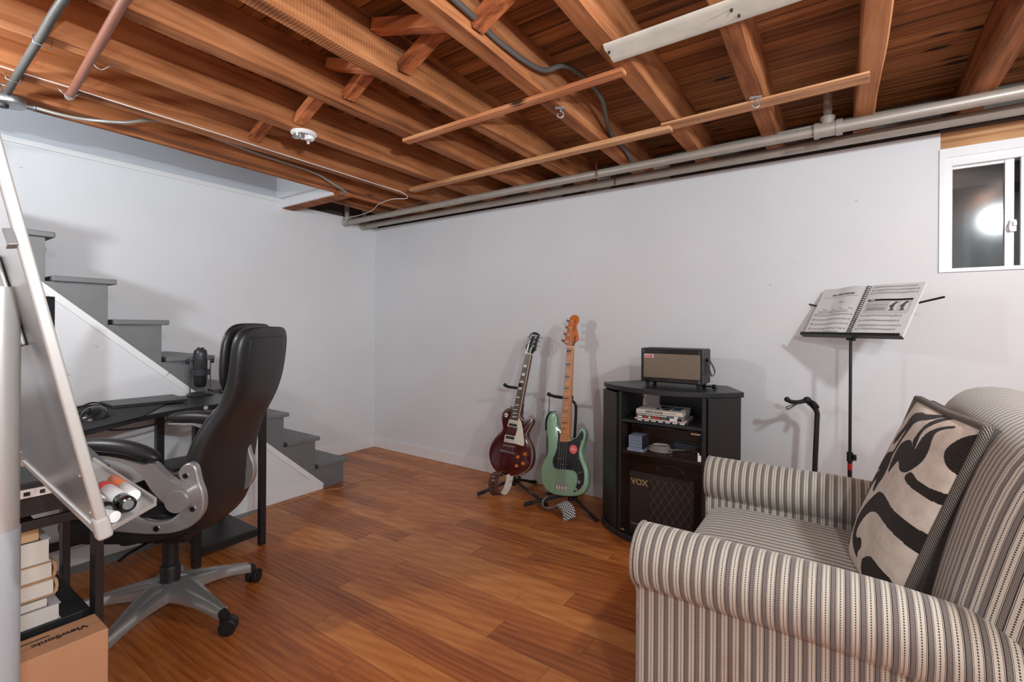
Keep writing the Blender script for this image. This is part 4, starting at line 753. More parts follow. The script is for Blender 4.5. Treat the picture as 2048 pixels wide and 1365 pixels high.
for sx in (-1, 1): build('cradle_arm', MB().tube(spline([(2.33, -.27, .11), (2.33+sx*.06, -.29, .095), (2.33+sx*.085, -.38, .098), (2.33+sx*.088, -.435, .115)], 5), .008, 10), m_rubber, t, smooth=60)
# empty stand beside the cabinet
t = guitar_stand(3.70, -.19, 0, .8, 'empty black guitar stand against the wall beside the cabinet', .075, [(3.52, -.42), (3.90, -.42), (3.70, -.04)], 0)
build('hub', MB().cyl((3.70, -.19, .04), (3.70, -.19, .14), .016, n=16), m_blackplas, t, smooth=40)
upright(t, [(3.70, -.19, .10), (3.705, -.175, .45), (3.712, -.165, .70), (3.712, -.165, .765), (3.69, -.175, .80), (3.675, -.18, .812)], 0, .0125)
build('pivot', MB().ell((3.67, -.185, .825), (.02, .018, .018)), m_rubber, t, smooth=True)
build('yoke', MB().tube(spline([(3.585, -.235, .825), (3.60, -.225, .815), (3.63, -.20, .812), (3.67, -.185, .822), (3.70, -.20, .812), (3.715, -.24, .80)], 5), .011, 12), m_rubber, t, smooth=60)
build('yoke_tip', MB().ell((3.583, -.24, .827), (.014, .014, .014)), m_rubber, t, smooth=True)
build('security_loop', MB().tube(spline([(3.645, -.205, .812), (3.62, -.215, .80), (3.60, -.23, .785), (3.585, -.235, .775), (3.58, -.235, .785), (3.595, -.23, .795), (3.62, -.215, .80)], 5), .0028, 6), m_blackmet, t, smooth=True)
# ================================================================== corner cabinet
cb = thing('media_cabinet', 'black angled media cabinet with an open shelf and a glass door', 'cabinet', (2.995, -.32, 0))
def oct_(x0, x1, yb, yt, yf, xl, xr): return [(xl, yb), (xr, yb), (x1, yt), (x1, yt-.03), (3.23, yf), (2.78, yf), (x0, yt-.03), (x0, yt)]
def front_curve(x0, x1, yt, yf, n=10):
    cx = (x0+x1)/2; return [(x1+(x0-x1)*i/n, yt+(yf-yt)*(1-((2*i/n)-1)**2)**.75) for i in range(n+1)]
topp = [(2.76, -.10), (3.27, -.09)]+front_curve(2.598, 3.394, -.345, -.545, 16)
build('top_board', MB().prism(topp[::-1], (0, 0, 0), X3, Y3, Z3, .832, .86), m_black, cb, bevel=.003)
basep = [(2.76, -.11), (3.25, -.11)]+front_curve(2.60, 3.385, -.375, -.575, 16)
build('base_board', MB().prism(basep[::-1], (0, 0, 0), X3, Y3, Z3, .0, .035), m_black, cb, bevel=.004)
def panel(name, a, b, z0, z1, th=.016, m=m_black, **k):
    a, b = Vector((a[0], a[1], 0)), Vector((b[0], b[1], 0)); d = (b-a).normalized(); 
    return build(name, MB().box((0, -th/2, z0), ((b-a).length, th/2, z1), Matrix.Translation(a) @ Matrix.Rotation(math.atan2(d.y, d.x), 4, 'Z')), m, cb, bevel=.0015, **k)
panel('side_panel', (2.612, -.365), (2.752, -.505), .036, .822)
panel('side_panel', (3.245, -.500), (3.375, -.362), .036, .831)
panel('back_side_panel', (2.618, -.345), (2.765, -.118), .036, .831); panel('back_side_panel', (3.372, -.345), (3.262, -.118), .036, .831)
build('divider', MB().box((2.765, -.515, .036), (2.782, -.18, .831)), m_black, cb, bevel=.001)
build('divider', MB().box((3.222, -.515, .036), (3.24, -.18, .831)), m_black, cb, bevel=.001)
build('back_panel', MB().box((2.785, -.19, .036), (3.219, -.18, .60)).box((2.90, -.19, .60), (3.149, -.18, .831)), m_black, cb)
build('shelf', MB().box((2.783, -.512, .661), (3.221, -.192, .677)), m_black, cb, bevel=.001)
build('shelf', MB().box((2.783, -.495, .480), (3.221, -.192, .495)), m_black, cb, bevel=.001)
mg, t_, N, L, b_ = nmat('smoked_glass'); b_.inputs['Base Color'].default_value = (.74, .80, .86, 1); b_.inputs['Roughness'].default_value = .02; b_.inputs['Transmission Weight'].default_value = 1.0; b_.inputs['IOR'].default_value = 1.3
dr = build('glass_door', MB().box((2.785, -.531, .05), (3.225, -.526, .655)), mg, cb)
build('hinge', MB().box((3.17, -.534, .641), (3.218, -.522, .649)), m_chrome, dr); build('hinge', MB().box((2.79, -.534, .05), (2.81, -.522, .06)), m_chrome, dr)
build('magnet_plate', MB().box((3.205, -.534, .505), (3.222, -.5315, .538)).box((3.205, -.534, .538), (3.212, -.5315, .55)), m_white, dr, bevel=.001)
mb = MB()
for z in (.7, .5, .3, .1): mb.cyl((3.228, -.522, z), (3.228, -.514, z), .003, n=8)
# ------------------------------------------------------------------ small amp on top
am = thing('practice_amp', 'small black guitar amp with a bronze grille and red badge, on top of the cabinet', 'amplifier', (3.028, -.40, .861), math.radians(-1))
m_tolex = flat('black_tolex', (38, 39, 41), .5, var=.12, scale=120, bump=.25, bscale=500)
def L2(name, mb, m, par=am, **k): return build(name, mb, m, par, local=True, **k)
WA, DA, HA, z0 = .345, .165, .195, .026
L2('cabinet_shell', MB().box((-WA/2, -.0, z0), (WA/2, DA, z0+HA)), m_tolex, bevel=.008, bseg=3)
L2('front_lip', MB().box((-WA/2+.004, -.010, z0+HA-.030), (WA/2-.004, .006, z0+HA-.004)), m_gblack, bevel=.003)
L2('front_lip', MB().box((-WA/2+.004, -.010, z0+.004), (WA/2-.004, .006, z0+.026)), m_gblack, bevel=.003)
L2('front_frame', MB().box((-WA/2+.001, -.008, z0+.002), (-WA/2+.014, .006, z0+HA-.002)), m_gblack, bevel=.003); L2('front_frame', MB().box((WA/2-.014, -.008, z0+.002), (WA/2-.001, .006, z0+HA-.002)), m_gblack, bevel=.003)
m, t_, N, L, bs = nmat('bronze_grille'); bs.inputs['Roughness'].default_value = .35; bs.inputs['Metallic'].default_value = .6
uvn = N.new('ShaderNodeTexCoord'); vo = N.new('ShaderNodeTexVoronoi'); vo.inputs['Scale'].default_value = 330; vo.inputs['Randomness'].default_value = 0; mpp = N.new('ShaderNodeMapping'); mpp.inputs['Rotation'].default_value = (0, .785, 0); L.new(uvn.outputs['Object'], mpp.inputs['Vector']); L.new(mpp.outputs[0], vo.inputs['Vector'])
L.new(ramp(N, L, vo.outputs['Distance'], [(.25, S((40, 30, 22))), (.55, S((184, 166, 146)))]), bs.inputs['Base Color'])
gr = L2('grille', MB().box((-WA/2+.013, -.006, z0+.025), (WA/2-.013, .002, z0+HA-.029)), m, bevel=.004)
bd = L2('badge', MB().box((-WA/2+.019, -.009, z0+HA-.055), (-WA/2+.075, -.006, z0+HA-.037)), m_white, bevel=.002)
L2('badge_print', MB().box((-WA/2+.022, -.0098, z0+HA-.052), (-WA/2+.070, -.009, z0+HA-.041)), flat('badge_red', (196, 30, 36), .4), bd)
text('badge_text', 'POSITIVE GRID', .0052, WM[am.name] @ frame((-WA/2+.0235, -.0102, z0+HA-.049), X3, Z3), m_white, bd)
for x in (-WA/2+.03, WA/2-.03):
    for y in (.022, DA-.02): L2('foot', MB().cyl((x, y, 0.0), (x, y, z0+.001), .0105, n=14), m_rubber, smooth=40)
mb = MB()
for x, z in ((-WA/2+.018, z0+HA-.017), (WA/2-.018, z0+HA-.017), (-WA/2+.018, z0+.013), (WA/2-.018, z0+.013)): mb.box((x-.001, -.012, z-.009), (x+.001, -.0105, z+.009))
o = L2('trim_pin', mb, m_chrome); o['kind'] = 'stuff'
_m = WM[am.name]; ribbon('strap_handle', [_m @ Vector(q) for q in [(WA/2+.004, .07, z0+.14), (WA/2+.012, .072, z0+.138), (WA/2+.030, .078, z0+.105), (WA/2+.040, .085, z0+.075), (WA/2+.036, .09, z0+.055), (WA/2+.022, .092, z0+.048), (WA/2+.012, .085, z0+.085), (WA/2+.006, .075, z0+.12)]], .020, (0, 1, .15), m_leather, am)
L2('handle_button', MB().cyl((WA/2, .07, z0+.135), (WA/2+.012, .07, z0+.135), .010, n=14), m_gblack, smooth=40)
tag(build('audio_plug', MB().cyl((3.232, -.32, .875), (3.252, -.325, .875), .013, n=16).tube([(3.232, -.32, .875), (3.20, -.29, .87), (3.15, -.25, .866)], .004, 8), m_gblack, smooth=50), 'small black round plug on the cabinet top behind the bronze-grilled amp', 'plug')
build('power_cord', MB().tube(spline([(2.83, -.405, .8305), (2.86, -.38, .822), (2.84, -.30, .79), (2.81, -.25, .75), (2.805, -.22, .71), (2.86, -.21, .69)], 6), .0028, 6), m_blackplas, am, smooth=True)
# ------------------------------------------------------------------ books on the open shelf
m_paper = flat('paper_edges', (214, 208, 198), .85, var=.08, scale=300)
def book(name, label, a, b, z0, z1, cover, spine='-y', rz=0, group=None, cat='book', c=None, spine_mat=None):
    cx, cy = (a[0]+b[0])/2, (a[1]+b[1])/2; w, d_, h = abs(b[0]-a[0])/2, abs(b[1]-a[1])/2, z1-z0
    t = thing(name, label, cat, (cx, cy, z0), rz, group)
    th = min(.002, h*.18); sm = spine_mat or cover
    e = .003
    if spine == '-y': pb_, sb_ = ((-w+.002, -d_+.003, th), (w-.003, d_-.004, h-th)), ((-w, -d_, 0), (w, -d_+.003, h))
    elif spine == '-x': pb_, sb_ = ((-w+.003, -d_+.003, th), (w-.004, d_-.003, h-th)), ((-w, -d_, 0), (-w+.003, d_, h))
    elif spine == '+y': pb_, sb_ = ((-w+.003, -d_+.003, th), (w-.003, d_-.003, h-th)), ((-w, d_-.003, 0), (w, d_, h))
    build('page_block', MB().box(*pb_), m_paper, t, local=True)
    build('front_cover', MB().box((-w, -d_, h-th), (w, d_, h)), cover, t, local=True, bevel=.0004); build('back_cover', MB().box((-w, -d_, 0), (w, d_, th)), cover, t, local=True, bevel=.0004)
    build('spine', MB().box(sb_[0], sb_[1]), sm, t, local=True, bevel=.0006)
    return t, w, d_, h
m_cv = flat('cream_cover', (214, 204, 192), .4, var=.03); m_cgrey = flat('grey_cover', (96, 94, 92), .4); m_cblk = flat('black_cover', (30, 28, 28), .35); m_cred = flat('red_cover', (196, 60, 44), .4); m_cpale = flat('pale_pink_cover', (222, 196, 186), .4)
m_ink = flat('black_ink', (24, 24, 26), .6, var=0)
def spine_txt(t, w, d_, h, s, size, m, x=-.1, bold=0):
    text('spine_text', s, size, WM[t.name] @ frame((x, -d_-.0004, (h-size*.7)/2), X3, Z3), m, t, ext=.0002, bold=bold)
t, w, d_, h = book('songbook', 'lowest thin booklet with black and white patterned spine, under the songbooks', (2.853, -.50), (3.132, -.27), 0.6780, 0.6850, m_cblk, rz=.06, group=None); 
for k in range(7): build('spine_print', MB().box((-.125+.038*k, -d_-.0006, .001), (-.10+.038*k, -d_, .006)), m_white, t, local=True)
t, w, d_, h = book('songbook', 'pale thin booklet second from the bottom of the songbook pile', (2.850, -.495), (3.125, -.275), 0.6855, 0.6920, m_cpale, rz=.055)
t, w, d_, h = book('songbook', 'black-spined songbook with red lettering, in the middle of the pile', (2.862, -.495), (3.108, -.29), 0.6925, 0.7060, m_cblk, rz=.03)
[build('spine_print', MB().box((x_, -d_-.0006, .003), (x_+w_, -d_, .0105)), m_, t, local=True) for x_, w_, m_ in ((-.082, .022, m_cred), (-.056, .012, m_white), (-.040, .050, m_cred), (.016, .030, m_cgrey))]; build('spine_label', MB().box((.06, -d_-.0006, .001), (.10, -d_, .0125)), m_white, t, local=True); build('spine_label', MB().box((-.118, -d_-.0006, .003), (-.09, -d_, .0105)), m_white, t, local=True)
t, w, d_, h = book('songbook', 'grey-spined songwriting book second from the top of the pile', (2.860, -.498), (3.110, -.295), 0.7065, 0.7190, m_cgrey, rz=.03)
spine_txt(t, w, d_, h, 'HOW TO WRITE SONGS ON GUITAR', .0095, m_white, -.115, .0003); build('spine_label', MB().box((.085, -d_-.0006, .001), (.105, -d_, .0105)), m_white, t, local=True)
t, w, d_, h = book('songbook', 'cream songbook with WRITE SONGS on its spine, on top of the pile', (2.862, -.500), (3.114, -.30), 0.7195, 0.7420, m_cv, rz=.03)
spine_txt(t, w, d_, h, 'WRITE SONGS', .0150, m_ink, -.075, .0006); spine_txt(t, w, d_, h, 'ON KEYBOARDS', .0085, m_ink, .03); spine_txt(t, w, d_, h, 'HOW TO', .0085, m_ink, -.118)
cvp = build('cover_picture', MB().box((-.03, -.06, h), (.045, .075, h+.0004)), m_cblk, t, local=True); build('cover_picture', MB().box((.055, -.055, h), (.10, .06, h+.0004)), flat('dull_blue_print', (70, 92, 108), .4), t, local=True); build('cover_print', MB().box((-.02, -.05, h+.0004), (-.012, .06, h+.0006), Matrix.Rotation(.4, 4, 'Z')).box((.01, -.05, h+.0004), (.016, .06, h+.0006), Matrix.Rotation(-.5, 4, 'Z')), m_white, t, local=True)
# ------------------------------------------------------------------ things behind the glass
m_pale = flat('pale_grey_card', (196, 204, 216), .5, var=.04)
m_blue = flat('dark_blue_card', (52, 58, 82), .5)
t = thing('cassette_box', 'pale flat box at the bottom of the stack behind the glass door', 'box', (2.87, -.42, 0.496))
build('body', MB().box((2.810, -.492, 0.496), (2.905, -.36, 0.512)), m_pale, t, bevel=.001)
for k in range(4):
    z = 0.5125+.018*k
    t = thing('cassette_case', ['pale case directly on the flat box behind the glass', 'pale case second up in the stack behind the glass', 'pale case second from the top behind the glass', 'topmost pale case of the stack behind the glass'][k], 'case', (2.86, -.42, z), 0, 'pale cases stacked behind the glass')
    build('shell', MB().box((2.816, -.488, z), (2.893, -.39, z+.0172)), m_pale, t, bevel=.001); build('edge_band', MB().box((2.8935, -.488, z), (2.90, -.39, z+.0172)), m_blue, t)
    build('lettering', MB().box((2.822, -.4886, z+.006), (2.886, -.488, z+.010)), flat('faint_print'+str(k), (140, 148, 166), .5), t)
t = thing('cable_coil', 'coiled cream cable lying behind the glass door', 'cable', (2.975, -.42, 0.496))
mb = MB(); pts = []
random.seed(11)
for i in range(150):
    a = 2*PI*i/22; lv = i/150; r = .062-.016*lv+.004*math.sin(i*.37); pts.append((2.975+.005*math.sin(i*.11)+r*math.cos(a), -.42+r*.72*math.sin(a), 0.501+.034*lv+.005*math.sin(a+1)*lv))
pts += [(3.03, -.42, 0.515), (3.07, -.40, .518), (3.10, -.36, 0.51)]
build('cord', MB().tube(pts, .0042, 8), flat('cream_cable', (206, 192, 170), .5), t, smooth=True)
build('plug', MB().cyl((3.045, -.47, 0.503), (3.065, -.482, 0.501), .005, n=10), m_chrome, t, smooth=40)
tag(build('power_brick', MB().box((3.02, -.30, 0.496), (3.14, -.24, .532)), flat('grey_brick', (92, 104, 118), .5), bevel=.004), 'blue-grey rectangular box at the back behind the glass', 'box')
t = thing('tangled_adapter', 'dark adapter with tangled leads at the right behind the glass', 'adapter', (3.14, -.42, 0.496))
build('body', MB().box((3.09, -.45, 0.496), (3.15, -.41, .518)), m_blackplas, t, bevel=.005)
random.seed(5); P_ = [(3.15+random.uniform(-.03, .045), -.41+random.uniform(-.04, .04), 0.505+random.uniform(-.005, .05)) for _ in range(11)]
build('lead', MB().tube(spline(P_, 6), .0025, 6), flat('grey_lead', (70, 76, 84), .5), t, smooth=True)
# big amp inside
va = thing('guitar_amp', 'large black guitar amp with diamond grille cloth and gold lettering inside the cabinet', 'amplifier', (3.00, -.36, .036))
build('cabinet_shell', MB().box((2.815, -.47, .037), (3.175, -.22, .378)), m_tolex, va, bevel=.006)
build('control_panel', MB().box((2.822, -.4755, .05), (2.933, -.469, .365)), flat('dark_brown_panel', (50, 44, 42), .5), va, bevel=.001)
m, t_, N, L, bs = nmat('diamond_grille'); bs.inputs['Roughness'].default_value = .7
tc = N.new('ShaderNodeTexCoord'); sp = N.new('ShaderNodeSeparateXYZ'); L.new(tc.outputs['Object'], sp.inputs[0])
a_ = mathn(N, L, 'ADD', mathn(N, L, 'MULTIPLY', sp.outputs[0], 24), mathn(N, L, 'MULTIPLY', sp.outputs[2], 15)); c_ = mathn(N, L, 'SUBTRACT', mathn(N, L, 'MULTIPLY', sp.outputs[0], 24), mathn(N, L, 'MULTIPLY', sp.outputs[2], 15))
l1 = mathn(N, L, 'LESS_THAN', mathn(N, L, 'FRACT', a_), .085); l2 = mathn(N, L, 'LESS_THAN', mathn(N, L, 'FRACT', c_), .085); mm = mathn(N, L, 'MAXIMUM', l1, l2)
mx = N.new('ShaderNodeMix'); mx.data_type = 'RGBA'; L.new(mm, mx.inputs['Factor']); mx.inputs['A'].default_value = S((58, 40, 36)); mx.inputs['B'].default_value = S((122, 108, 98)); L.new(mx.outputs['Result'], bs.inputs['Base Color'])
build('grille_cloth', MB().box((2.935, -.4755, .05), (3.168, -.469, .360)), m, va, bevel=.001)
m_gold = flat('gold_letters', (226, 190, 132), .35, metal=.3, var=.05)
text('logo_text', 'VOX', .046, WM[va.name] @ Matrix.Translation((-.172, -.1162, .270)) @ frame((0, 0, 0), X3, Z3), m_gold, va, ext=.001, bold=.0018, sx=.98)
text('model_text', 'Valvetronix', .017, WM[va.name] @ Matrix.Translation((-.172, -.1162, .040)) @ frame((0, 0, 0), X3, Z3), m_gold, va, ext=.0003, bold=.0003)
build('carry_handle', MB().tube(spline([(2.94, -.36, .380), (2.955, -.36, .397), (2.995, -.36, .408), (3.04, -.36, .405), (3.075, -.36, .393), (3.09, -.36, .380)], 6), .0045, 8), m_leather, va, smooth=True)
for x in (2.945, 3.085): build('handle_cap', MB().box((x-.005, -.368, .378), (x+.005, -.352, .39)), m_chrome, va, bevel=.002)
# ================================================================== music stand and score
ph, ta = math.radians(40), math.radians(30); H_, W_ = .28, .25
c0 = Vector((3.843, -.289, 1.166)); e_ = Vector((math.cos(ph), -math.sin(ph), 0)); bk = Vector((math.sin(ph), math.cos(ph), 0)); up_ = (bk*math.sin(ta)+Vector((0, 0, 1))*math.cos(ta)).normalized(); nn = e_.cross(up_).normalized()
if nn.dot(CAMP-c0) < 0: nn = -nn
ms = thing('music_stand', 'thin black folding music stand holding the open score', 'music stand', (3.852, -.275, 0))
px_, py_ = 3.852, -.275
build('pole', MB().tube([(px_, py_, .04), (px_, py_, .56)], .0095, 14), m_blackmet, ms, smooth=60)
build('pole_upper', MB().tube([(px_, py_, .55), (px_, py_, 1.17)], .0070, 14), m_blackmet, ms, smooth=60)
cl = build('clutch', MB().cyl((px_, py_, .555), (px_, py_, .60), .0135, n=14), m_blackplas, ms, smooth=40)
build('clutch_lever', MB().box((px_+.012, py_-.02, .565), (px_+.026, py_+.004, .592)), m_blackplas, cl, bevel=.003)
build('brand_sticker', MB().cyl((px_, py_, .515), (px_, py_, .545), .0099, n=14), flat('red_sticker_band', (190, 30, 30), .4), ms, smooth=40)
for a in (90, 210, 330):
    d = Vector((math.cos(math.radians(a)), math.sin(math.radians(a)), 0)); p0 = Vector((px_, py_, .30)); p1 = Vector((px_, py_, .012))+d*.21
    lg = build('leg', MB().tube([p0, p1], .006, 8), m_blackmet, ms, smooth=60); build('rubber_foot', MB().ell(p1, (.011, .011, .0115)), m_rubber, lg, smooth=True)
Mx = lambda x, y, z: c0+e_*x+up_*y+nn*z
build('ledge', MB().prism([(-.006, -.010), (-.006, -.004), (.024, -.004), (.024, .004), (.027, .004), (.027, -.010)], c0-e_*.252, nn, up_, e_, 0, .504), m_blackmet, ms, bevel=.001)
for s_ in (-1, 1): build('desk_arm', MB().tube([Mx(0, 0.10, -.016), Mx(s_*.15, .16, -.016), Mx(s_*.335, .205, -.012)], .0048, 8), m_blackmet, ms, smooth=60)
build('desk_rail', MB().tube([Mx(-.12, .006, -.014), Mx(-.12, .20, -.014)], .0035, 8), m_blackmet, ms); build('desk_rail', MB().tube([Mx(.12, .006, -.014), Mx(.12, .20, -.014)], .0035, 8), m_blackmet, ms)
build('desk_bracket', MB().box((-.02, -.012, -.03), (.02, .11, -.012), Matrix(((e_.x, up_.x, nn.x, c0.x), (e_.y, up_.y, nn.y, c0.y), (e_.z, up_.z, nn.z, c0.z), (0, 0, 0, 1)))), m_blackmet, ms, bevel=.002)
# score: curved open pages
sc = thing('music_book', 'open spiral-bound bass exercise book on the black music stand', 'book', tuple(c0))
m_pg2 = flat('page_paper', (226, 226, 226), .6, var=.02, scale=20)
def zc(x): # page height above the desk at distance x from the spine
    a = abs(x)/W_; return .004+.016*math.sin(min(1, a*1.6)*PI)*.8*(1 if x < 0 else .45)+.001
def page(side):
    mb = MB(); rows = []
    for i in range(15):
        x = side*(.006+(W_-.006)*i/14); rows.append([Mx(x, y, zc(x)) for y in (.0, H_)]+[Mx(x, y, -.004) for y in (H_, .0)])
    mb.grid(rows, cv=True); mb.face([0, 1, 2, 3]); mb.face([56+k for k in (3, 2, 1, 0)])
    return build('left_pages' if side < 0 else 'right_pages', mb, m_pg2, sc, smooth=40)
PL, PR = page(-1), page(1)
def ink(mb, x0, x1, y0, y1, lift=.0006):
    n = max(1, int(abs(x1-x0)/.02)); rows = []
    for i in range(n+1):
        x = x0+(x1-x0)*i/n; rows.append([Mx(x, y0, zc(x)+lift), Mx(x, y1, zc(x)+lift)])
    mb.grid(rows)
m_grey_ink = flat('grey_ink', (128, 128, 130), .7, var=0); m_lt = flat('light_grey_print', (196, 196, 198), .7, var=0)
random.seed(21)
def staff(mb, x0, x1, y, dots=14):
    for k in range(4): ink(mb, x0, x1, y+k*.0024, y+k*.0024+.0004)
    for k in range(dots):
        x = x0+.02+(x1-x0-.03)*k/dots; yy = y+random.choice([.001, .003, .005]); ink(mb, x, x+.003, yy, yy+.0028); ink(mb, x+.0026, x+.0032, yy, yy+.008)
    ink(mb, x0-.008, x0-.003, y+.002, y+.007); ink(mb, x1-.0006, x1+.0012, y-.001, y+.010)
mb = MB()
for y in (.017, .045, .072, .099): staff(mb, -.228, -.025, y+.012)
for y in (.035, .062, .089, .117): ink(mb, -.236, -.222, y+.004, y+.0065)
for x in (-.20, -.15, -.10, -.05): ink(mb, x, x+.006, .150, .154); ink(mb, x+.012, x+.020, .146, .149)
ink(mb, -.12, -.09, .187, .190)
for y in (.168, .175, .182): ink(mb, -.12, -.092, y, y+.0005)
o = build('notation', mb, m_ink, PL); o['kind'] = 'stuff'
mb = MB()
for y in (.222, .132, .128, .140, .012, .016, .008): ink(mb, -.225, -.05 if y != .222 else -.03, y, y+.0018)
o = build('body_text', mb, m_grey_ink, PL); o['kind'] = 'stuff'
text('heading_text', 'OPEN-STRING EXERCISES', .0135, Matrix(((e_.x, up_.x, nn.x, 0), (e_.y, up_.y, nn.y, 0), (e_.z, up_.z, nn.z, 0), (0, 0, 0, 1))).copy() if False else Matrix.Translation(Mx(-.183, .232, zc(-.12)+.0035)) @ Matrix(((e_.x, up_.x, nn.x, 0), (e_.y, up_.y, nn.y, 0), (e_.z, up_.z, nn.z, 0), (0, 0, 0, 1))), m_ink, PL, bold=.0004, sx=.85)
def drape(o):
    iv = WM[PL.name].inverted()
    for v in o.data.vertices:
        p = WM[PL.name] @ v.co; x = (p-c0).dot(e_); y = (p-c0).dot(up_); v.co = iv @ Mx(x, y, zc(x)+.0008)
for o_ in PL.children:
    if o_.name.startswith('heading_text'): drape(o_)
mb = MB()
for y in (.243, .226, .102, .076, .030): staff(mb, .035, .232 if y > .2 else .205, y, 17)
o = build('notation', mb, m_ink, PR); o['kind'] = 'stuff'
mb = MB()
for y in (.266, .262, .120, .056, .052): ink(mb, .03, .225, y, y+.0018)
ink(mb, .03, .12, .048, .0498)
o = build('body_text', mb, m_grey_ink, PR); o['kind'] = 'stuff'
mb = MB(); ink(mb, .028, .228, .128, .187, .0005); bx_ = build('tip_box', mb, m_lt, PR)
mb = MB(); ink(mb, .028, .228, .187, .197, .0007); build('tip_bar', mb, m_ink, PR)
mb = MB(); ink(mb, .040, .062, .190, .194, .0012); build('tip_heading', mb, m_white, PR)
for x0 in (.135, .180):
    mb = MB(); ink(mb, x0, x0+.040, .134, .183, .0009); pbx = build('hand_picture', mb, flat('picture_white'+str(x0), (224, 224, 226), .6), PR)
    mb = MB(); 
    for q in ([(.004, .0), (.030, .0), (.026, .010), (.016, .018), (.012, .010)], [(.006, .016), (.018, .012), (.026, .022), (.024, .034), (.034, .044), (.030, .049), (.018, .044), (.010, .034), (.004, .026)], [(.016, .044), (.030, .038), (.038, .046), (.034, .050), (.022, .049)]):
        q = smooth_poly(q, 2); n0 = len(mb.v); mb.v += [tuple(Mx(x0+a, .134+b2*.95, zc(x0+a)+.0014)) for a, b2 in q]; mb.face([n0+i_ for i_ in range(len(q))])
    build('hand_drawing', mb, m_cgrey, PR)
mb = MB()
for k in range(5): ink(mb, .04, .125, .135+k*.0035, .1365+k*.0035, .001)
staff(mb, .045, .125, .160, 8)
o = build('tip_print', mb, m_grey_ink, PR); o['kind'] = 'stuff'
for k in range(24):
    y = .008+(H_-.016)*k/23; mb = MB(); pts = [Mx(-.009, y, .003), Mx(-.008, y, .012), Mx(0, y, .016), Mx(.008, y, .012), Mx(.009, y, .003)]; mb.tube(pts, .0024, 6); build('binding_ring', mb, m_gblack, sc, smooth=60)
# ================================================================== desk
ZD = .79
dk = thing('desk', 'black L-shaped computer desk with metal legs and low shelves, in front of the staircase', 'desk', (1.2, -2.6, 0))
build('desktop', MB().prism([(.70, -1.70), (1.165, -1.70), (1.165, -2.08), (1.185, -2.16), (1.262, -2.335), (.70, -2.335)], O3, X3, Y3, Z3, ZD-.024, ZD), m_black, dk, bevel=.003)
build('desktop', MB().prism([(.70, -2.337), (1.264, -2.337), (1.42, -2.55), (1.62, -2.60), (1.70, -2.60), (1.70, -3.2), (.70, -3.2)], O3, X3, Y3, Z3, ZD-.024, ZD), m_black, dk, bevel=.003)
cpts = [(1.702, -2.60), (2.0, -2.63)]+[(2.03+.06*math.sin(a), -2.69+.06*math.cos(a)) for a in [i*PI/2/5 for i in range(6)]]+[(2.09, -3.2), (1.702, -3.2)]
build('desktop', MB().prism(cpts, O3, X3, Y3, Z3, ZD-.024, ZD), m_black, dk, bevel=.003)
def leg(x0, y0, x1, y1, z0=0, z1=ZD-.025, name='leg', **k): return build(name, MB().box((x0, y0, z0), (x1, y1, z1)), m_blackmet, dk, bevel=.002, **k)
l = []
l.append(leg(1.19, -1.76, 1.225, -1.73)); l.append(leg(1.18, -2.08, 1.215, -2.045)); l.append(leg(.72, -1.76, .755, -1.73)); l.append(leg(.72, -2.08, .755, -2.045))
l.append(leg(2.012, -2.668, 2.062, -2.648)); l.append(leg(1.632, -2.655, 1.675, -2.635)); l.append(leg(2.012, -3.18, 2.062, -3.16)); l.append(leg(1.632, -3.18, 1.675, -3.16))
for (x, y) in ((1.2075, -1.745), (1.197, -2.062)): build('foot_pad', MB().cyl((x, y, 0), (x, y, .012), .014, n=12), m_rubber, dk)
build('cross_rail', MB().box((1.226, -1.72, ZD-.045), (1.19, -2.05, ZD-.026)), m_blackmet, dk, bevel=.001)
build('low_shelf', MB().box((.758, -2.04, .075), (1.205, -1.762, .092)), m_black, dk, bevel=.002)
build('middle_shelf', MB().box((.76, -2.09, .44), (1.0, -1.762, .456)), m_black, dk, bevel=.002)
build('shelf_rail', MB().box((1.19, -2.04, .05), (1.205, -1.76, .074)), m_blackmet, dk, bevel=.001)
build('low_shelf', MB().box((1.60, -3.15, .352), (2.010, -2.668, .370)), m_black, dk, bevel=.002)
build('shelf_rail', MB().box((1.68, -2.664, .30), (2.010, -2.652, .345)).box((1.996, -3.15, .305), (2.008, -2.67, .350)), m_blackmet, dk, bevel=.001)
build('rail_sticker', MB().box((2.0085, -2.78, .318), (2.0095, -2.70, .340)), flat('grey_sticker', (96, 92, 90), .6), dk)
build('end_rail', MB().box((2.045, -3.15, .655), (2.06, -2.67, .68)), m_blackmet, dk, bevel=.001)
build('end_rail', MB().box((2.064, -3.15, .700), (2.080, -2.67, .765)), m_blackmet, dk, bevel=.001)
build('rear_rail', MB().box((.74, -3.1, .12), (.755, -2.09, .16)), m_blackmet, dk, bevel=.001)
for (x, y, z, ax_) in ((2.063, -2.658, .335, 'x'), (1.208, -1.728, .10, 'y')):
    d = Vector((1, 0, 0)) if ax_ == 'x' else Vector((0, 1, 0)); p = Vector((x, y, z)); build('bolt', MB().cyl(p-d*.003, p+d*.002, .006, n=12), m_chrome, dk, smooth=40)
build('edge_cap', MB().cyl((1.160, -2.01, ZD-.012), (1.168, -2.01, ZD-.012), .010, n=18).cyl((1.168, -2.01, ZD-.012), (1.1695, -2.01, ZD-.012), .003, n=8), m_white, dk, label='white round cap on the desk edge', smooth=40)
# power strip
ps = thing('power_strip', 'white strip with small dark marks fixed under the near end of the desk', 'power strip', (2.075, -2.85, .68))
build('body', MB().box((2.0905, -3.12, .752), (2.099, -2.70, .774)), m_white, ps, bevel=.002)
for y, w in ((-2.86, .005), (-2.82, .012), (-2.79, .010), (-2.76, .008)): build('marking', MB().box((2.0991, y, .758), (2.0998, y+w, .768)), m_blackplas, ps)
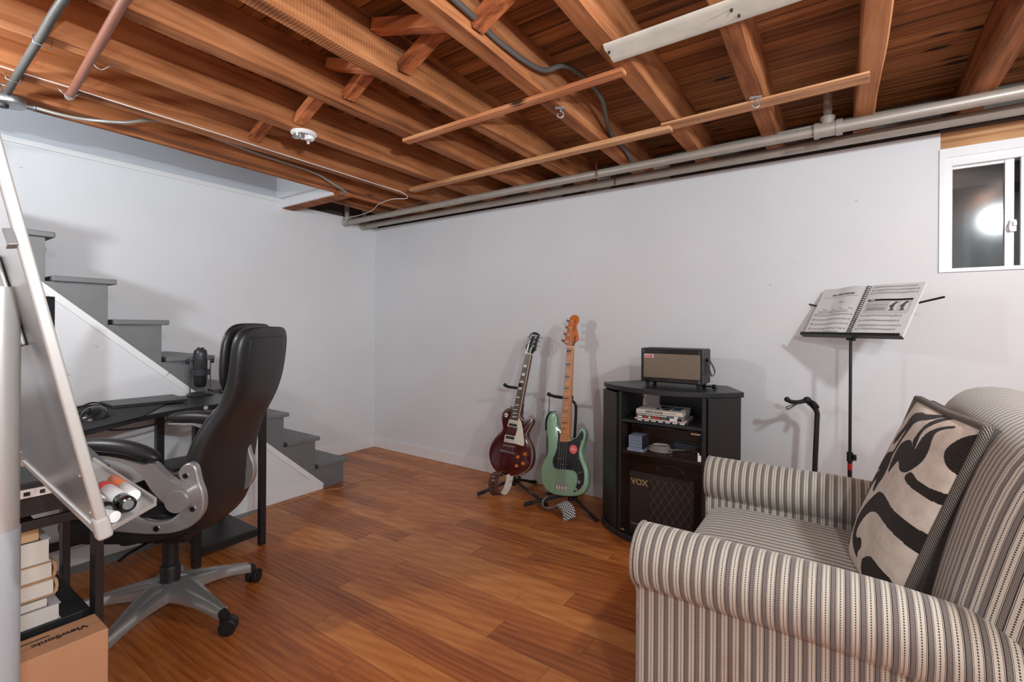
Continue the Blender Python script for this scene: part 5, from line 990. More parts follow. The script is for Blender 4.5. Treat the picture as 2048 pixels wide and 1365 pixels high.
# things on the desk
mt = tag(build('mouse_mat', MB().prism([(.98, -2.12), (1.28, -2.315), (1.44, -2.545), (1.50, -2.60), (1.1, -2.95), (.76, -2.60), (.76, -2.3)], O3, X3, Y3, Z3, ZD+.0005, ZD+.004), flat('black_mat', (26, 26, 28), .8, var=.1, scale=200), bevel=.001), 'large black cloth mat on the desk beneath the mouse', 'mat')
lp = thing('laptop', 'closed dark grey laptop lying on the desk', 'laptop', (.84, -2.16, ZD))
lq = [(.735, -2.32), (.945, -2.325), (.985, -2.02), (.735, -2.0)]
build('base', MB().prism(lq, O3, X3, Y3, Z3, ZD+.0045, ZD+.014), m_blackplas, lp, bevel=.002); build('lid', MB().prism(lq, O3, X3, Y3, Z3, ZD+.0145, ZD+.020), flat('dark_grey_lid', (58, 59, 62), .4, var=.04), lp, bevel=.002)
build('emblem', MB().prism([(.85+.008*math.cos(a), -2.16+.008*math.sin(a)) for a in [i*PI/6 for i in range(12)]], O3, X3, Y3, Z3, ZD+.0199, ZD+.0203), flat('lid_emblem', (84, 85, 88), .3), lp)
mo = thing('computer_mouse', 'black computer mouse on the black desk mat', 'mouse', (1.165, -2.45, ZD+.004), rot=Matrix.Rotation(math.radians(58), 3, 'Z') @ Matrix.Scale(1.3, 3))
mb = MB(); rows = []
for i in range(13):
    t_ = i/12; y = -.062+.124*t_; w = .034*math.sin(PI*min(1, max(0, .06+.9*t_)))**.45; hgt = .040*math.sin(PI*(.10+.80*t_)**1.25)**.7; row = []
    for j in range(13):
        a = PI*j/12; row.append((w*math.cos(a), y, max(0, hgt*math.sin(a)**.75)))
    rows.append(row)
mb.grid(rows); n_ = 13; mb.face(list(range(13))); mb.face([12*13+i for i in range(13)]); 
build('shell', mb, flat('mouse_plastic', (30, 30, 32), .28), mo, local=True, smooth=60); build('side_grip', MB().ell((-.030, .0, .02), (.006, .03, .006)), m_rubber, mo, local=True, smooth=True); build('wheel', MB().cyl((-.003, -.04, .030), (.003, -.04, .030), .010, n=16), m_rubber, mo, local=True)
tag(build('cable_bundle', MB().tube(spline([(.80, -2.34, .80), (.86, -2.42, .81), (.80, -2.5, .80), (.86, -2.60, .812), (.95, -2.64, .80), (.84, -2.72, .80), (.80, -2.60, .815), (.82, -2.44, .80), (.78, -2.36, .812), (.80, -2.3, .797)], 8), .004, 8), m_blackplas, smooth=True), 'black cables lying in loops on the desk beside the laptop', 'cable')
tag(build('hanging_cable', MB().tube(spline([(1.16, -2.12, .765), (1.19, -2.2, .742), (1.22, -2.30, .735), (1.25, -2.40, .745), (1.27, -2.46, .765)], 8), .0035, 8), m_blackplas, smooth=True), 'thin black cable drooping below the front edge of the desk', 'cable')
mi = thing('microphone', 'dark grey desk microphone standing upright on its round base', 'microphone', (.755, -1.87, ZD), math.radians(-50), rot=Matrix.Rotation(math.radians(66), 3, 'Z') @ Matrix.Scale(1.12, 3))
m_mic = flat('dark_mic_metal', (62, 63, 67), .35, metal=.4, var=.05)
K = 1.0
build('base', MB().lathe([(0, 0), (.058, 0), (.060, .006), (.052, .014), (.02, .017), (0, .017)], (0, 0, 0), 32), m_mic, mi, local=True, smooth=40)
for s_ in (-1, 1): build('yoke_arm', MB().prism([(-.012, .012), (.014, .012), (.008, .05), (.012, .09), (.008, .19), (-.006, .19), (-.006, .09), (-.010, .05)], (s_*.044, 0, 0), Y3, Z3, X3, -.0025, .0025), m_mic, mi, local=True, bevel=.001); build('yoke_knob', MB().cyl((s_*.046, 0, .178), (s_*.060, 0, .178), .011, n=16), m_blackplas, mi, local=True, smooth=40)
bd = build('body', MB().lathe([(0, .135), (.030, .135), (.031, .14), (.031, .215), (.028, .232), (.020, .240), (0, .242)], (0, 0, 0), 28), m_mic, mi, local=True, smooth=40)
build('band', MB().lathe([(.030, .105), (.0425, .105), (.0425, .135), (.031, .137)], (0, 0, 0), 28), m_mic, mi, local=True, smooth=40)
build('lower_body', MB().lathe([(0, .04), (.022, .045), (.028, .06), (.029, .105), (0, .105)], (0, 0, 0), 24), m_blackplas, mi, local=True, smooth=40)
build('cap', MB().lathe([(0, .240), (.016, .240), (.016, .247), (0, .248)], (0, 0, 0), 20), m_blackplas, mi, local=True, smooth=40)
for z in (.18, .155): build('dial', MB().cyl((0, -.030, z), (0, -.036, z), .006 if z > .17 else .004, n=14), m_blackplas, mi, local=True, smooth=40)
tag(build('wooden_panel_piece', MB().box((.69, -1.74, ZD+.0005), (.86, -1.705, ZD+.022)), flat('dull_brown_card', (150, 138, 128), .6)), 'dull brown flat object behind the microphone at the end of the desk', 'board')
mn = thing('monitor', 'black computer monitor on the desk, mostly hidden behind the whiteboard', 'monitor', (.96, -2.80, ZD), math.radians(-68))
ang = Vector((.28, -.55, 0)).normalized()
def R_(name, a, b, z0, z1, th0, th1, m, par=mn):
    n_ = Vector((ang.y, -ang.x, 0)); n_ = -n_ if n_.x < 0 else n_; P0 = Vector((.83, -2.505, 0)); c_ = [P0+ang*a+n_*th0, P0+ang*b+n_*th0, P0+ang*b+n_*th1, P0+ang*a+n_*th1]
    return build(name, MB().prism([(p.x, p.y) for p in c_], O3, X3, Y3, Z3, z0, z1), m, par, bevel=.002)
R_('casing', 0, .56, .99, 1.325, -.03, -.002, m_blackplas); R_('screen', .008, .552, 1.0, 1.317, -.002, .0, flat('dark_screen', (22, 22, 34), .15))
R_('stand_neck', .25, .31, ZD+.02, 1.1, -.05, -.03, m_blackplas); R_('stand_base', .17, .39, ZD+.005, ZD+.02, -.13, .06, m_blackplas)
# ================================================================== books on the low shelf
bm = [flat('bk_dark', (52, 34, 22), .45, var=.4, scale=9), flat('bk_white', (214, 212, 208), .5), flat('bk_tan', (176, 134, 96), .5), flat('bk_tan2', (186, 148, 112), .5), flat('bk_grey', (120, 120, 122), .5), flat('bk_pale', (205, 200, 202), .5)]
m_cardedge = flat('tan_page_edges', (208, 170, 128), .8, var=.06)
stk = [('lowest thick softcover with bent pages on the low desk shelf', -2.728, .372, .412, 5, .022), ('thin grey softcover second from the bottom of the floor-side book stack', -2.752, .413, .436, 4, .01), ('tan hardcover in the stack, third from the bottom', -2.738, .437, .480, 3, .0), ('tan hardcover in the stack directly below the thick white book', -2.742, .481, .526, 2, .006), ('thick white softcover in the stack under the small dark book', -2.748, .527, .585, 1, .0), ('small dark-covered book with tan page edges, topmost of the stack by the desk leg', -2.768, .586, .622, 0, -.01)]
for lab, y1, z0, z1, mi_, off in stk:
    z0, z1 = .3715+(z0-.372)*1.08, .3715+(z1-.372)*1.08
    t = thing('book', lab, 'book', (1.92, -2.87, z0), 0); x1 = 2.0+off*.3; x0 = x1-.16; y0 = y1-.235
    th = .003 if mi_ in (2, 3) else .0012; pm = m_cardedge if mi_ == 0 else m_paper
    build('page_block', MB().box((x0+.003, y0+.004, z0+th), (x1-.002-(.002 if mi_ in (2, 3) else 0), y1-.004, z1-th)), pm, t, bevel=.001)
    build('back_cover', MB().box((x0, y0, z0), (x1, y1, z0+th)), bm[mi_], t); build('front_cover', MB().box((x0, y0, z1-th), (x1, y1, z1)), bm[mi_], t)
    if mi_ in (2, 3): build('spine', MB().prism([(y1-.006, z0), (y1+.004, z0+.006), (y1+.006, (z0+z1)/2), (y1+.004, z1-.006), (y1-.006, z1), (y1-.004, z1-.004), (y1, (z0+z1)/2), (y1-.004, z0+.004)], O3, Y3, Z3, X3, x0, x1), bm[mi_], t, smooth=40)
    else: build('spine', MB().box((x0, y0, z0), (x0+.002, y1, z1)), bm[mi_], t)
    if mi_ == 0: build('cover_picture', MB().box((x0+.03, y0+.06, z1+.0002), (x1-.02, y1-.05, z1+.0006)), flat('cover_ochre', (150, 108, 58), .4, var=.5, scale=30), t); build('title_print', MB().box((x1-.035, y0+.08, z1+.0007), (x1-.024, y1-.06, z1+.001)), m_cv, t)
# ================================================================== cardboard box
m_card = flat('brown_cardboard', (196, 146, 108), .8, var=.06, scale=12, bump=.08)
bx = thing('cardboard_box', 'brown cardboard monitor box with black printing, standing beside the desk leg', 'box', (2.125, -2.95, 0))
build('carton', MB().box((2.071, -3.22, 0), (2.186, -2.670, .378)), m_card, bx, bevel=.003)
build('top_seam', MB().box((2.127, -3.22, .378), (2.129, -2.670, .3786)), flat('seam_brown', (150, 106, 74), .8), bx)
m_print = flat('black_print', (40, 30, 26), .7)
text('logo_text', 'ViewSonic', .026, frame((2.118, -2.700, .3788), (0, -1, 0), (1, 0, 0)), m_print, bx, bold=.0006)
build('model_print', MB().box((2.098, -2.84, .3787), (2.103, -2.77, .3790)), m_print, bx)
# ================================================================== whiteboard on its post
wb = thing('whiteboard', 'large tilted whiteboard seen from its grey metal back, with a marker tray', 'whiteboard', (2.5, -2.85, .85))
XA, XB = 2.832, 2.167; P0 = Vector((0, -2.7508, .86)); UB = Vector((1, -.0361, 0)); wd = Vector((0, -.210, 1.0)).normalized(); wn = Vector((0, -wd.z, wd.y)); HB = 1.02
if wn.y > 0: wn = -wn
m_bback = flat('grey_board_back', (150, 151, 152), .28, metal=.45, var=.05, scale=6); m_alu = flat('pale_aluminium_frame', (182, 178, 173), .35, metal=.3, var=.03)
def wbm(name, u0, u1, v0, v1, d0, d1, m, par=wb, bev=.002):
    return build(name, MB().prism([(u0, v0), (u1, v0), (u1, v1), (u0, v1)], P0, UB, wd, wn, d0, d1), m, par, bevel=bev)
wbm('back_sheet', XB+.005, XA-.01, .01, HB-.01, .0, .002, m_bback); wbm('writing_surface', XB+.005, XA-.01, .01, HB-.01, -.010, -.001, m_white)
wbm('frame_side', XA-.012, XA, .012, HB, -.012, .004, m_alu, bev=.004); wbm('frame_side', XB-.004, XB+.010, .012, HB, -.012, .006, m_alu, bev=.003)
wbm('frame_bottom', XB+.008, XA-.012, -.004, .012, -.012, .006, m_alu, bev=.003); wbm('frame_top', XB+.008, XA-.012, HB-.012, HB, -.012, .006, m_alu, bev=.003)
wbm('corner_cap', XA-.020, XA+.003, -.010, .028, -.014, .008, flat('translucent_cap', (176, 173, 168), .45), bev=.006); wbm('corner_cap', XB-.006, XB+.014, -.008, .026, -.014, .009, flat('translucent_cap2', (190, 186, 180), .45), bev=.004)
for u, v in ((XB+.02, .03), (XB+.02, .085), (XA-.02, .035), (XA-.02, .10)): build('rivet', MB().ell(P0+UB*u+wd*v+wn*.003, (.003, .003, .003), 8, 6), m_chrome, wb, smooth=True)
# tray on the writing side
ty = -2.853
build('marker_tray', MB().prism([(2.806, -2.834), (2.738, -2.752), (XB+.12, -2.732), (XB+.12, -2.812)], O3, X3, Y3, Z3, .852, .860).prism([(2.738, -2.752), (2.733, -2.746), (XB+.12, -2.726), (XB+.12, -2.732)], O3, X3, Y3, Z3, .852, .868), m_alu, wb, bevel=.001)
# bracket and post
BQ1 = [(2.56, .50), (2.665, .46), (2.674, .40), (2.677, .312), (2.648, .308), (2.56, .308)]; BQ2 = [(2.57, .40), (2.655, .395), (2.655, .365), (2.645, .36), (2.642, .335), (2.57, .332)]
build('edge_clip', MB().prism([(2.805, .487), (2.830, .489), (2.840, .464), (2.815, .460)], P0, UB, wd, wn, .002, .014), m_bback, wb, bevel=.002)
for nm, q, d0, d1 in (('bracket_plate', BQ1, .003, .010), ('pivot_block', BQ2, .010, .030)):
    build(nm, MB().prism(q, P0, UB, wd, wn, d0, d1), m_alu, wb, bevel=.003)
po = thing('board_post', 'vertical pale grey metal post holding the whiteboard at the left edge', 'post', (2.67, -2.945, 0))
build('post_tube', MB().tube([(2.67, -2.945, .03), (2.67, -2.945, .86)], .0258, 28), flat('pale_post_lower', (172, 180, 186), .4, metal=.1, var=.03), po, smooth=60)
build('post_inner', MB().tube([(2.67, -2.945, .86), (2.67, -2.945, 1.26)], .0245, 28), m_alu, po, smooth=60)
build('post_foot', MB().box((2.40, -3.30, 0), (2.46, -2.60, .03)).box((2.455, -2.97, 0), (2.70, -2.92, .03)), m_alu, po, bevel=.004)
# markers
m_endgrey = flat('grey_cap_end', (112, 112, 114), .5)
def marker(name, label, p0, p1, r, cols):
    p0, p1 = Vector(p0), Vector(p1); t = thing(name, label, 'marker', tuple(p0))
    for (nm, a, b_, m, rr) in cols: build(nm, MB().tube([p0.lerp(p1, a), p0.lerp(p1, a+.01), p0.lerp(p1, b_-.01), p0.lerp(p1, b_)], [rr*.9, rr, rr, rr*.9], 18), m, t, smooth=50)
    if cols[0][0] == 'cap': e = (p0-p1).normalized(); build('cap_end', MB().cyl(p0-e*.001, p0+e*.0008, cols[0][4]*.62, n=18), m_endgrey, t)
m_orange = flat('orange_plastic', (232, 120, 66), .4); m_redp = flat('red_plastic', (206, 44, 34), .4); 
marker('marker_pen', 'white marker with an orange cap end on the whiteboard tray', (2.70, -2.772, .872), (2.55, -2.762, .872), .0105, [('barrel', 0, .5, m_white, .0115), ('cap', .5, 1, m_orange, .0108)])
marker('marker_pen', 'white marker with a black cap and red band on the tray, beside the orange one', (2.755, -2.797, .8745), (2.60, -2.792, .8745), .0135, [('cap', 0, .25, m_gblack, .0135), ('barrel', .25, .8, m_white, .0128), ('band', .8, 1, m_redp, .0130)])
marker('marker_pen', 'black-capped white marker lying closest to the whiteboard frame on the tray', (2.752, -2.826, .873), (2.60, -2.818, .873), .0125, [('cap', 0, .25, m_gblack, .0125), ('barrel', .25, 1, m_white, .012)])
marker('marker_pen', 'short white marker end lying at the near end of the tray', (2.792, -2.826, .8705), (2.757, -2.836, .8705), .0095, [('barrel', 0, 1, m_white, .0095)])
# ================================================================== office chair
ch = thing('office_chair', 'black leather executive office chair with silver arms and star base', 'office chair', (1.54, -2.295, 0), math.radians(128))
def lc(name, mb, m, par=ch, **k): return build(name, mb, m, par, local=True, **k)
def ringpts(w, t, z, yb, n=28, e=3.2):
    out = []
    for j in range(n):
        a = 2*PI*j/n; c, s = math.cos(a), math.sin(a)
        out.append((w*abs(c)**(2/e)*(1 if c >= 0 else -1), yb+t/2+t/2*abs(s)**(2/e)*(1 if s >= 0 else -1), z))
    return out
lv = [(.385, .11, -.195, .05), (.40, .15, -.215, .07), (.43, .19, -.235, .09), (.48, .215, -.247, .10), (.55, .235, -.252, .105), (.62, .238, -.255, .10), (.70, .235, -.266, .095), (.77, .228, -.288, .09), (.82, .216, -.315, .088), (.87, .206, -.345, .085), (.92, .202, -.368, .085), (.98, .206, -.384, .082), (1.04, .210, -.392, .080), (1.10, .212, -.398, .08), (1.145, .206, -.402, .078), (1.172, .190, -.403, .07), (1.188, .165, -.401, .055), (1.195, .12, -.396, .03)]
mb = MB(); rows = [ringpts(w, t, z, yb) for z, w, yb, t in lv]; mb.grid(rows, cv=True); n_ = 28; mb.face(list(range(n_))); mb.face([(len(rows)-1)*n_+i for i in range(n_)])
bk_ = lc('backrest_shell', mb, m_leather, smooth=60, sub=1)
def lvat(z):
    for a, b in zip(lv, lv[1:]):
        if a[0] <= z <= b[0]: t = (z-a[0])/(b[0]-a[0]); return [a[i]+(b[i]-a[i])*t for i in range(4)]
# seams down both sides of the back, across the head and round the near side of the neck
def onshell(z, ang, e=3.2, lift=.0):
    _, w, yb, t = lvat(z); c, s = math.cos(ang), math.sin(ang); k = .975
    return (k*w*abs(c)**(2/e)*(1 if c >= 0 else -1), yb+t/2+k*t/2*abs(s)**(2/e)*(1 if s >= 0 else -1), z)
for a_ in (PI+.78, -.78):
    lc('seam', MB().tube([onshell(.47+(1.15-.47)*i/40, a_) for i in range(41)], .0022, 6), m_blackplas, bk_, smooth=True)
lc('seam', MB().tube([onshell(1.15, PI+.78+(PI-1.56)*i/24) for i in range(25)], .0022, 6), m_blackplas, bk_, smooth=True)
lc('seam', MB().tube([onshell(1.0-.05*i/16, PI+.78-1.4*i/16) for i in range(17)], .0022, 6), m_blackplas, bk_, smooth=True)
# front cushions
def cushion(name, levels, par=ch, sub=1, e=2.6):
    mb = MB(); rows = [ringpts(w, t, z, yb, 24, e) for z, w, yb, t in levels]; mb.grid(rows, cv=True); mb.face(list(range(24))); mb.face([(len(rows)-1)*24+i for i in range(24)]); return lc(name, mb, m_leather, par, smooth=70, sub=sub)
cushion('head_cushion', [(.925, .10, -.305, .03), (.945, .17, -.315, .045), (1.0, .195, -.325, .055), (1.06, .202, -.332, .058), (1.13, .20, -.335, .055), (1.175, .185, -.338, .05), (1.20, .15, -.34, .04), (1.208, .10, -.335, .02)])
cushion('lumbar_cushion', [(.52, .14, -.18, .03), (.55, .18, -.185, .045), (.65, .20, -.195, .055), (.75, .195, -.222, .055), (.85, .18, -.272, .05), (.90, .15, -.30, .04), (.915, .10, -.305, .02)])
# seat
mb = MB(); rows = []
for z, k in ((.385, .80), (.395, .93), (.42, 1.0), (.46, 1.02), (.49, .98), (.508, .86), (.514, .6), (.516, .2)):
    row = []
    for j in range(32):
        a = 2*PI*j/32; c, s = math.cos(a), math.sin(a); row.append((.25*k*abs(c)**.55*(1 if c >= 0 else -1), .045+.265*k*abs(s)**.55*(1 if s >= 0 else -1), z+(.012*(s < -.2))-(.01*(s > .75))))
    rows.append(row)
mb.grid(rows, cv=True); mb.face(list(range(32))); mb.face([7*32+i for i in range(32)]); se = lc('seat', mb, m_mesh, smooth=60, sub=1)
mb = MB(); 
for s_ in (-1, 1): mb.tube(spline([(s_*.245, -.14, .505), (s_*.252, .0, .502), (s_*.248, .15, .498), (s_*.20, .27, .485)], 6), .003, 6)
o = lc('piping', mb, m_leather, se, smooth=True); o['kind'] = 'stuff'
lc('under_plate', MB().box((-.13, -.14, .365), (.13, .16, .388)), m_blackplas, bevel=.006)
lc('tilt_mechanism', MB().box((-.07, -.10, .325), (.07, .14, .366)), m_blackplas, bevel=.008)
lc('tension_knob', MB().lathe([(0, 0), (.038, 0), (.040, .01), (.034, .045), (0, .045)], (0, .155, .305), 24), m_blackplas, smooth=40)
lc('height_lever', MB().tube([(-.06, .02, .345), (-.20, .03, .345), (-.235, .03, .34)], .006, 8), m_blackplas, smooth=50)
# arms: traced side profile given thickness; mirrored for the far side
def yz(poly, x0, x1, bev, name, m, par=ch, sm=2, **k):
    return lc(name, MB().prism(smooth_poly(poly, sm), (0, 0, 0), Y3, Z3, X3, x0, x1), m, par, bevel=bev, bseg=3, **k)
for s_ in (-1, 1):
    xo = 0 if s_ < 0 else -.028; ar = yz(D['CH_arm'], *sorted((s_*(.270+xo), s_*(.305+xo))), .009, 'arm', m_silver)
    yz(D['CH_hook'], *sorted((s_*(.240+xo*1.6), s_*(.272+xo*1.6))), .010, 'arm_bracket', m_silver)
    lc('pivot_disc', MB().cyl((s_*(.296+xo), D['CH_disc'][0][0], D['CH_disc'][0][1]), (s_*(.312+xo), D['CH_disc'][0][0], D['CH_disc'][0][1]), .0405, .038, n=32), m_silver, ar, smooth=40)
    for (y, z) in D['CH_screws']:
        sc_ = lc('screw_cup', MB().cyl((s_*(.268+xo*1.6), y, z), (s_*(.2745+xo*1.6), y, z), .0125, .0115, n=20), m_chrome, smooth=40); lc('screw_hole', MB().cyl((s_*(.2742+xo*1.6), y, z), (s_*(.2752+xo*1.6), y, z), .0085, n=16), m_gblack, sc_)
    # padded arm rest
    P = D['CH_pad']; top_ = P[9:]; mb = MB(); rows = []
    ys = [(-.140, .725, .004, .012), (-.130, .730, .013, .022), (-.105, .7345, .0235, .027), (-.070, .7455, .026, .030), (-.030, .757, .027, .032), (.02, .7645, .026, .033), (.07, .768, .025, .033), (.12, .767, .0225, .032), (.16, .764, .017, .028), (.182, .763, .009, .018), (.190, .763, .003, .006)]
    for y, zc_, h_, w_ in ys:
        rows.append([(s_*(.282+xo*.5)+w_*math.cos(2*PI*j/16), y, zc_+h_*1.25*math.sin(2*PI*j/16)) for j in range(16)])
    mb.grid(rows, cv=True); mb.face(list(range(16))); mb.face([10*16+i for i in range(16)]); pd = lc('arm_pad', mb, m_leather, smooth=60, sub=1)
    lc('pad_seam', MB().tube(spline([(s_*.3145, -.10, .728), (s_*.3155, -.03, .749), (s_*.315, .07, .760), (s_*.311, .15, .757)], 5), .0018, 6), m_blackplas, pd, smooth=True)
for o_ in list(ch.children):
    if o_.name.split('.')[0] in ('arm', 'arm_bracket', 'screw_cup') and sum(v.co.x for v in o_.data.vertices)/len(o_.data.vertices) > 0:
        for q_ in [o_]+list(o_.children):
            for v in q_.data.vertices: v.co.x -= .095*max(0, min(1, (.02-v.co.y)/.16))
# column and star base
lc('gas_column', MB().lathe([(0, .09), (.036, .09), (.036, .205), (.034, .21), (.029, .212), (.0285, .33), (0, .33)], (0, 0, 0), 28), m_blackplas, smooth=40)
for k in range(5):
    a = math.radians(-45+72*k) ; a = math.radians(13+72*k-128)
    Mz = Matrix.Rotation(a, 4, 'Z'); mb = MB(); rows = []
    for i in range(13):
        t = i/12; x = .02+.285*t; w = .045*(1-t)**1.3+.023; zt_ = .150-.052*t**1.5; zb = .085-.012*math.sin(t*PI)*-1-.015*t if False else .092-.030*t+.018*math.sin(t*PI); 
        rr_ = [(-w, zb), (-w, zt_-.010), (-w*.55, zt_), (-w*.35, zt_-.004), (w*.35, zt_-.004), (w*.55, zt_), (w, zt_-.010), (w, zb)]
        rows.append([Mz @ Vector((x, yy, zz)) for yy, zz in rr_])
    mb.grid(rows, cv=True); mb.face(list(range(8))); mb.face([12*8+i for i in range(8)])
    lg = lc('base_arm', mb, m_silver, smooth=55)
    mb = MB(); rows = []
    for i in range(6):
        t = i/5; x = .268+.062*t; w = .021-.007*t**2; zt_ = .098-.014*t*t; rows.append([Mz @ Vector((x, yy, zz)) for yy, zz in [(-w, .070), (-w, zt_-.008), (-w*.6, zt_), (w*.6, zt_), (w, zt_-.008), (w, .070)]])
    mb.grid(rows, cv=True); mb.face(list(range(6))); mb.face([5*6+i for i in range(6)]); lc('end_cap', mb, m_rubber, lg, smooth=40)
    ca = math.radians(random.uniform(-40, 40)) if k else .5
    c_ = Mz @ Vector((.318, 0, .031)); side = Matrix.Rotation(a+.6, 3, 'Z') @ Vector((0, 1, 0)); back = side.cross(Vector((0, 0, 1)))*.014; c_ = c_+back
    cs = lc('caster', MB().cyl(c_-side*.024, c_-side*.004, .0305, n=28).cyl(c_+side*.004, c_+side*.024, .0305, n=28), m_blackplas, smooth=35, bevel=.002)
    lc('caster_hood', MB().box((-.012, -.012, -.005), (.012, .012, .038), Matrix.Translation(c_-back+Vector((0, 0, .01))) @ Matrix.Rotation(a, 4, 'Z')).cyl(c_-side*.0255, c_+side*.0255, .020, n=20), m_rubber, cs, smooth=40)
lc('base_hub', MB().lathe([(0, .085), (.052, .085), (.058, .10), (.056, .135), (.045, .146), (0, .146)], (0, 0, 0), 30), m_silver, smooth=40)
# ================================================================== striped armchair
def stripes(name, dens=1.0):
    m, t, N, L, b = nmat(name); b.inputs['Roughness'].default_value = .9; b.inputs['Specular IOR Level'].default_value = .15; b.inputs['Sheen Weight'].default_value = .25
    uv = N.new('ShaderNodeUVMap'); uv.uv_map = 'uv'; sp = N.new('ShaderNodeSeparateXYZ'); L.new(uv.outputs[0], sp.inputs[0])
    P = .0275
    u = mathn(N, L, 'FRACT', mathn(N, L, 'DIVIDE', sp.outputs[0], P)); v = sp.outputs[1]
    cr = S((204, 197, 184)); gy = S((100, 94, 90)); dk_ = S((54, 48, 45)); w = S((206, 198, 188))
    base = ramp(N, L, u, [(0, dk_), (.03, gy), (.31, dk_), (.345, w), (.385, dk_), (.415, cr), (.72, cr), (.89, dk_), (.925, w), (.96, dk_), (1.0, w)], 'CONSTANT')
    # woven band: small light dots in the grey band
    fv = mathn(N, L, 'FRACT', mathn(N, L, 'DIVIDE', v, .0042)); fu = mathn(N, L, 'FRACT', mathn(N, L, 'MULTIPLY', u, 13.0))
    inb = mathn(N, L, 'MULTIPLY', mathn(N, L, 'GREATER_THAN', u, .045), mathn(N, L, 'LESS_THAN', u, .29))
    dots = mathn(N, L, 'MULTIPLY', mathn(N, L, 'MULTIPLY', mathn(N, L, 'LESS_THAN', fv, .45), mathn(N, L, 'GREATER_THAN', fu, .5)), inb)
    mx = N.new('ShaderNodeMix'); mx.data_type = 'RGBA'; L.new(mathn(N, L, 'MULTIPLY', dots, .75), mx.inputs['Factor']); L.new(base, mx.inputs['A']); mx.inputs['B'].default_value = w
    # zigzag dotted line in the middle of the cream band
    fz = mathn(N, L, 'FRACT', mathn(N, L, 'DIVIDE', v, .0054))
    du = mathn(N, L, 'ABSOLUTE', mathn(N, L, 'SUBTRACT', u, .65)); tri = mathn(N, L, 'ABSOLUTE', mathn(N, L, 'SUBTRACT', fz, .5)); 
    zig = mathn(N, L, 'LESS_THAN', du, mathn(N, L, 'MULTIPLY', mathn(N, L, 'SUBTRACT', .42, tri), .15))
    m2 = N.new('ShaderNodeMix'); m2.data_type = 'RGBA'; L.new(zig, m2.inputs['Factor']); L.new(mx.outputs['Result'], m2.inputs['A']); m2.inputs['B'].default_value = dk_
    # rust coloured stains
    tc = N.new('ShaderNodeTexCoord'); nz = N.new('ShaderNodeTexNoise'); nz.inputs['Scale'].default_value = 3.4; nz.inputs['Detail'].default_value = 3; L.new(tc.outputs['Object'], nz.inputs['Vector'])
    stn = ramp(N, L, nz.outputs['Fac'], [(.68, (0, 0, 0, 1)), (.80, (.45, .45, .45, 1))])
    m3 = N.new('ShaderNodeMix'); m3.data_type = 'RGBA'; m3.blend_type = 'MULTIPLY'; L.new(stn, m3.inputs['Factor']); L.new(m2.outputs['Result'], m3.inputs['A']); m3.inputs['B'].default_value = S((206, 140, 96))
    L.new(m3.outputs['Result'], b.inputs['Base Color'])
    n4 = N.new('ShaderNodeTexNoise'); n4.inputs['Scale'].default_value = 900; L.new(tc.outputs['Object'], n4.inputs['Vector']); bp = N.new('ShaderNodeBump'); bp.inputs['Strength'].default_value = .25; bp.inputs['Distance'].default_value = .001; L.new(n4.outputs['Fac'], bp.inputs['Height']); L.new(bp.outputs[0], b.inputs['Normal'])
    return m
m_str = stripes('striped_upholstery')
ac = thing('armchair', 'armchair with rolled arms in grey and cream striped upholstery', 'armchair', (3.95, -1.3, 0))
def cum(P):
    out = [0]
    for i in range(1, len(P)): out.append(out[-1]+(Vector(P[i])-Vector(P[i-1])).length)
    return out
def sweep(name, secs, us, close=True, uvswap=False, caps=True, **k):
    """secs: list of cross sections (each list of points); us: coordinate across the stripes per section"""
    mb = MB(); n = len(secs[0]); 
    V = []
    for s_ in secs: V.append(cum(list(s_)+[s_[0]]))
    def uvf(i, j): i = min(i, len(secs)-1); return (us[i], V[i][j]) if not uvswap else (V[i][j], us[i])
    mb.grid(secs, cv=close, uv=uvf)
    if caps: mb.face(list(range(n)), [(p[2], p[1]) for p in secs[0]]); mb.face([(len(secs)-1)*n+i for i in range(n)][::-1], [(p[2], p[1]) for p in secs[-1]][::-1])
    return build(name, mb, m_str, ac, **k)
def arm(s_, yc, name):
    """s_=-1 near arm (camera side), +1 far arm. cross section in y,z: roll over an upright panel"""
    secs = []; us = []; X = [3.328, 3.334, 3.345, 3.40, 3.5, 3.6, 3.7, 3.8, 3.9, 4.0, 4.1, 4.2, 4.3, 4.4, 4.5]
    for i, x in enumerate(X):
        k = {0: .90, 1: .97}.get(i, 1.0); r = .088*k; drop = max(0, (x-3.75))**2*.16; out_ = max(0, x-3.8)**2*.30
        cz = .538-drop; cy = yc+s_*(.005+out_)
        sec = []
        for j in range(22):
            a = math.radians(-62+ (302)*j/21)   # from the outer underside over the top to the inner side
            sec.append((x, cy+s_*r*math.cos(a)*1.0, cz+r*math.sin(a)))
        # inner side down to seat, and outer panel down to the floor
        yi = yc-s_*.052; yo = yc+s_*.040
        sec += [(x+.0, yi, cz-r*.9), (x, yi, .30), (x, yi, .06), (x, yo, .06), (x, yo, .30), (x, yo, cz-r*.98)]
        if i < 2: sec = [(x, cy+(p[1]-cy)*(.97 if q < 22 else 1), p[2]) for q, p in enumerate(sec)]
        secs.append(sec); us.append(x)
    return sweep(name, secs, us, smooth=55)
arm(-1, -1.735, 'arm'); arm(1, -.865, 'arm')
# piping at the front edge of each arm
m_pip = flat('piping_cloth', (150, 140, 132), .9, var=.5, scale=160)
for s_, yc in ((-1, -1.735), (1, -.865)):
    p = []
    for j in range(22):
        a = math.radians(-62+302*j/21); p.append((3.330, yc+s_*(.005+.086*math.cos(a)), .538+.086*math.sin(a)))
    p = [(3.333, yc+s_*.040, .06), (3.333, yc+s_*.040, .44)]+p+[(3.333, yc-s_*.052, .44), (3.333, yc-s_*.052, .30)]
    build('arm_piping', MB().tube(p, .0045, 8), m_pip, ac, smooth=60)
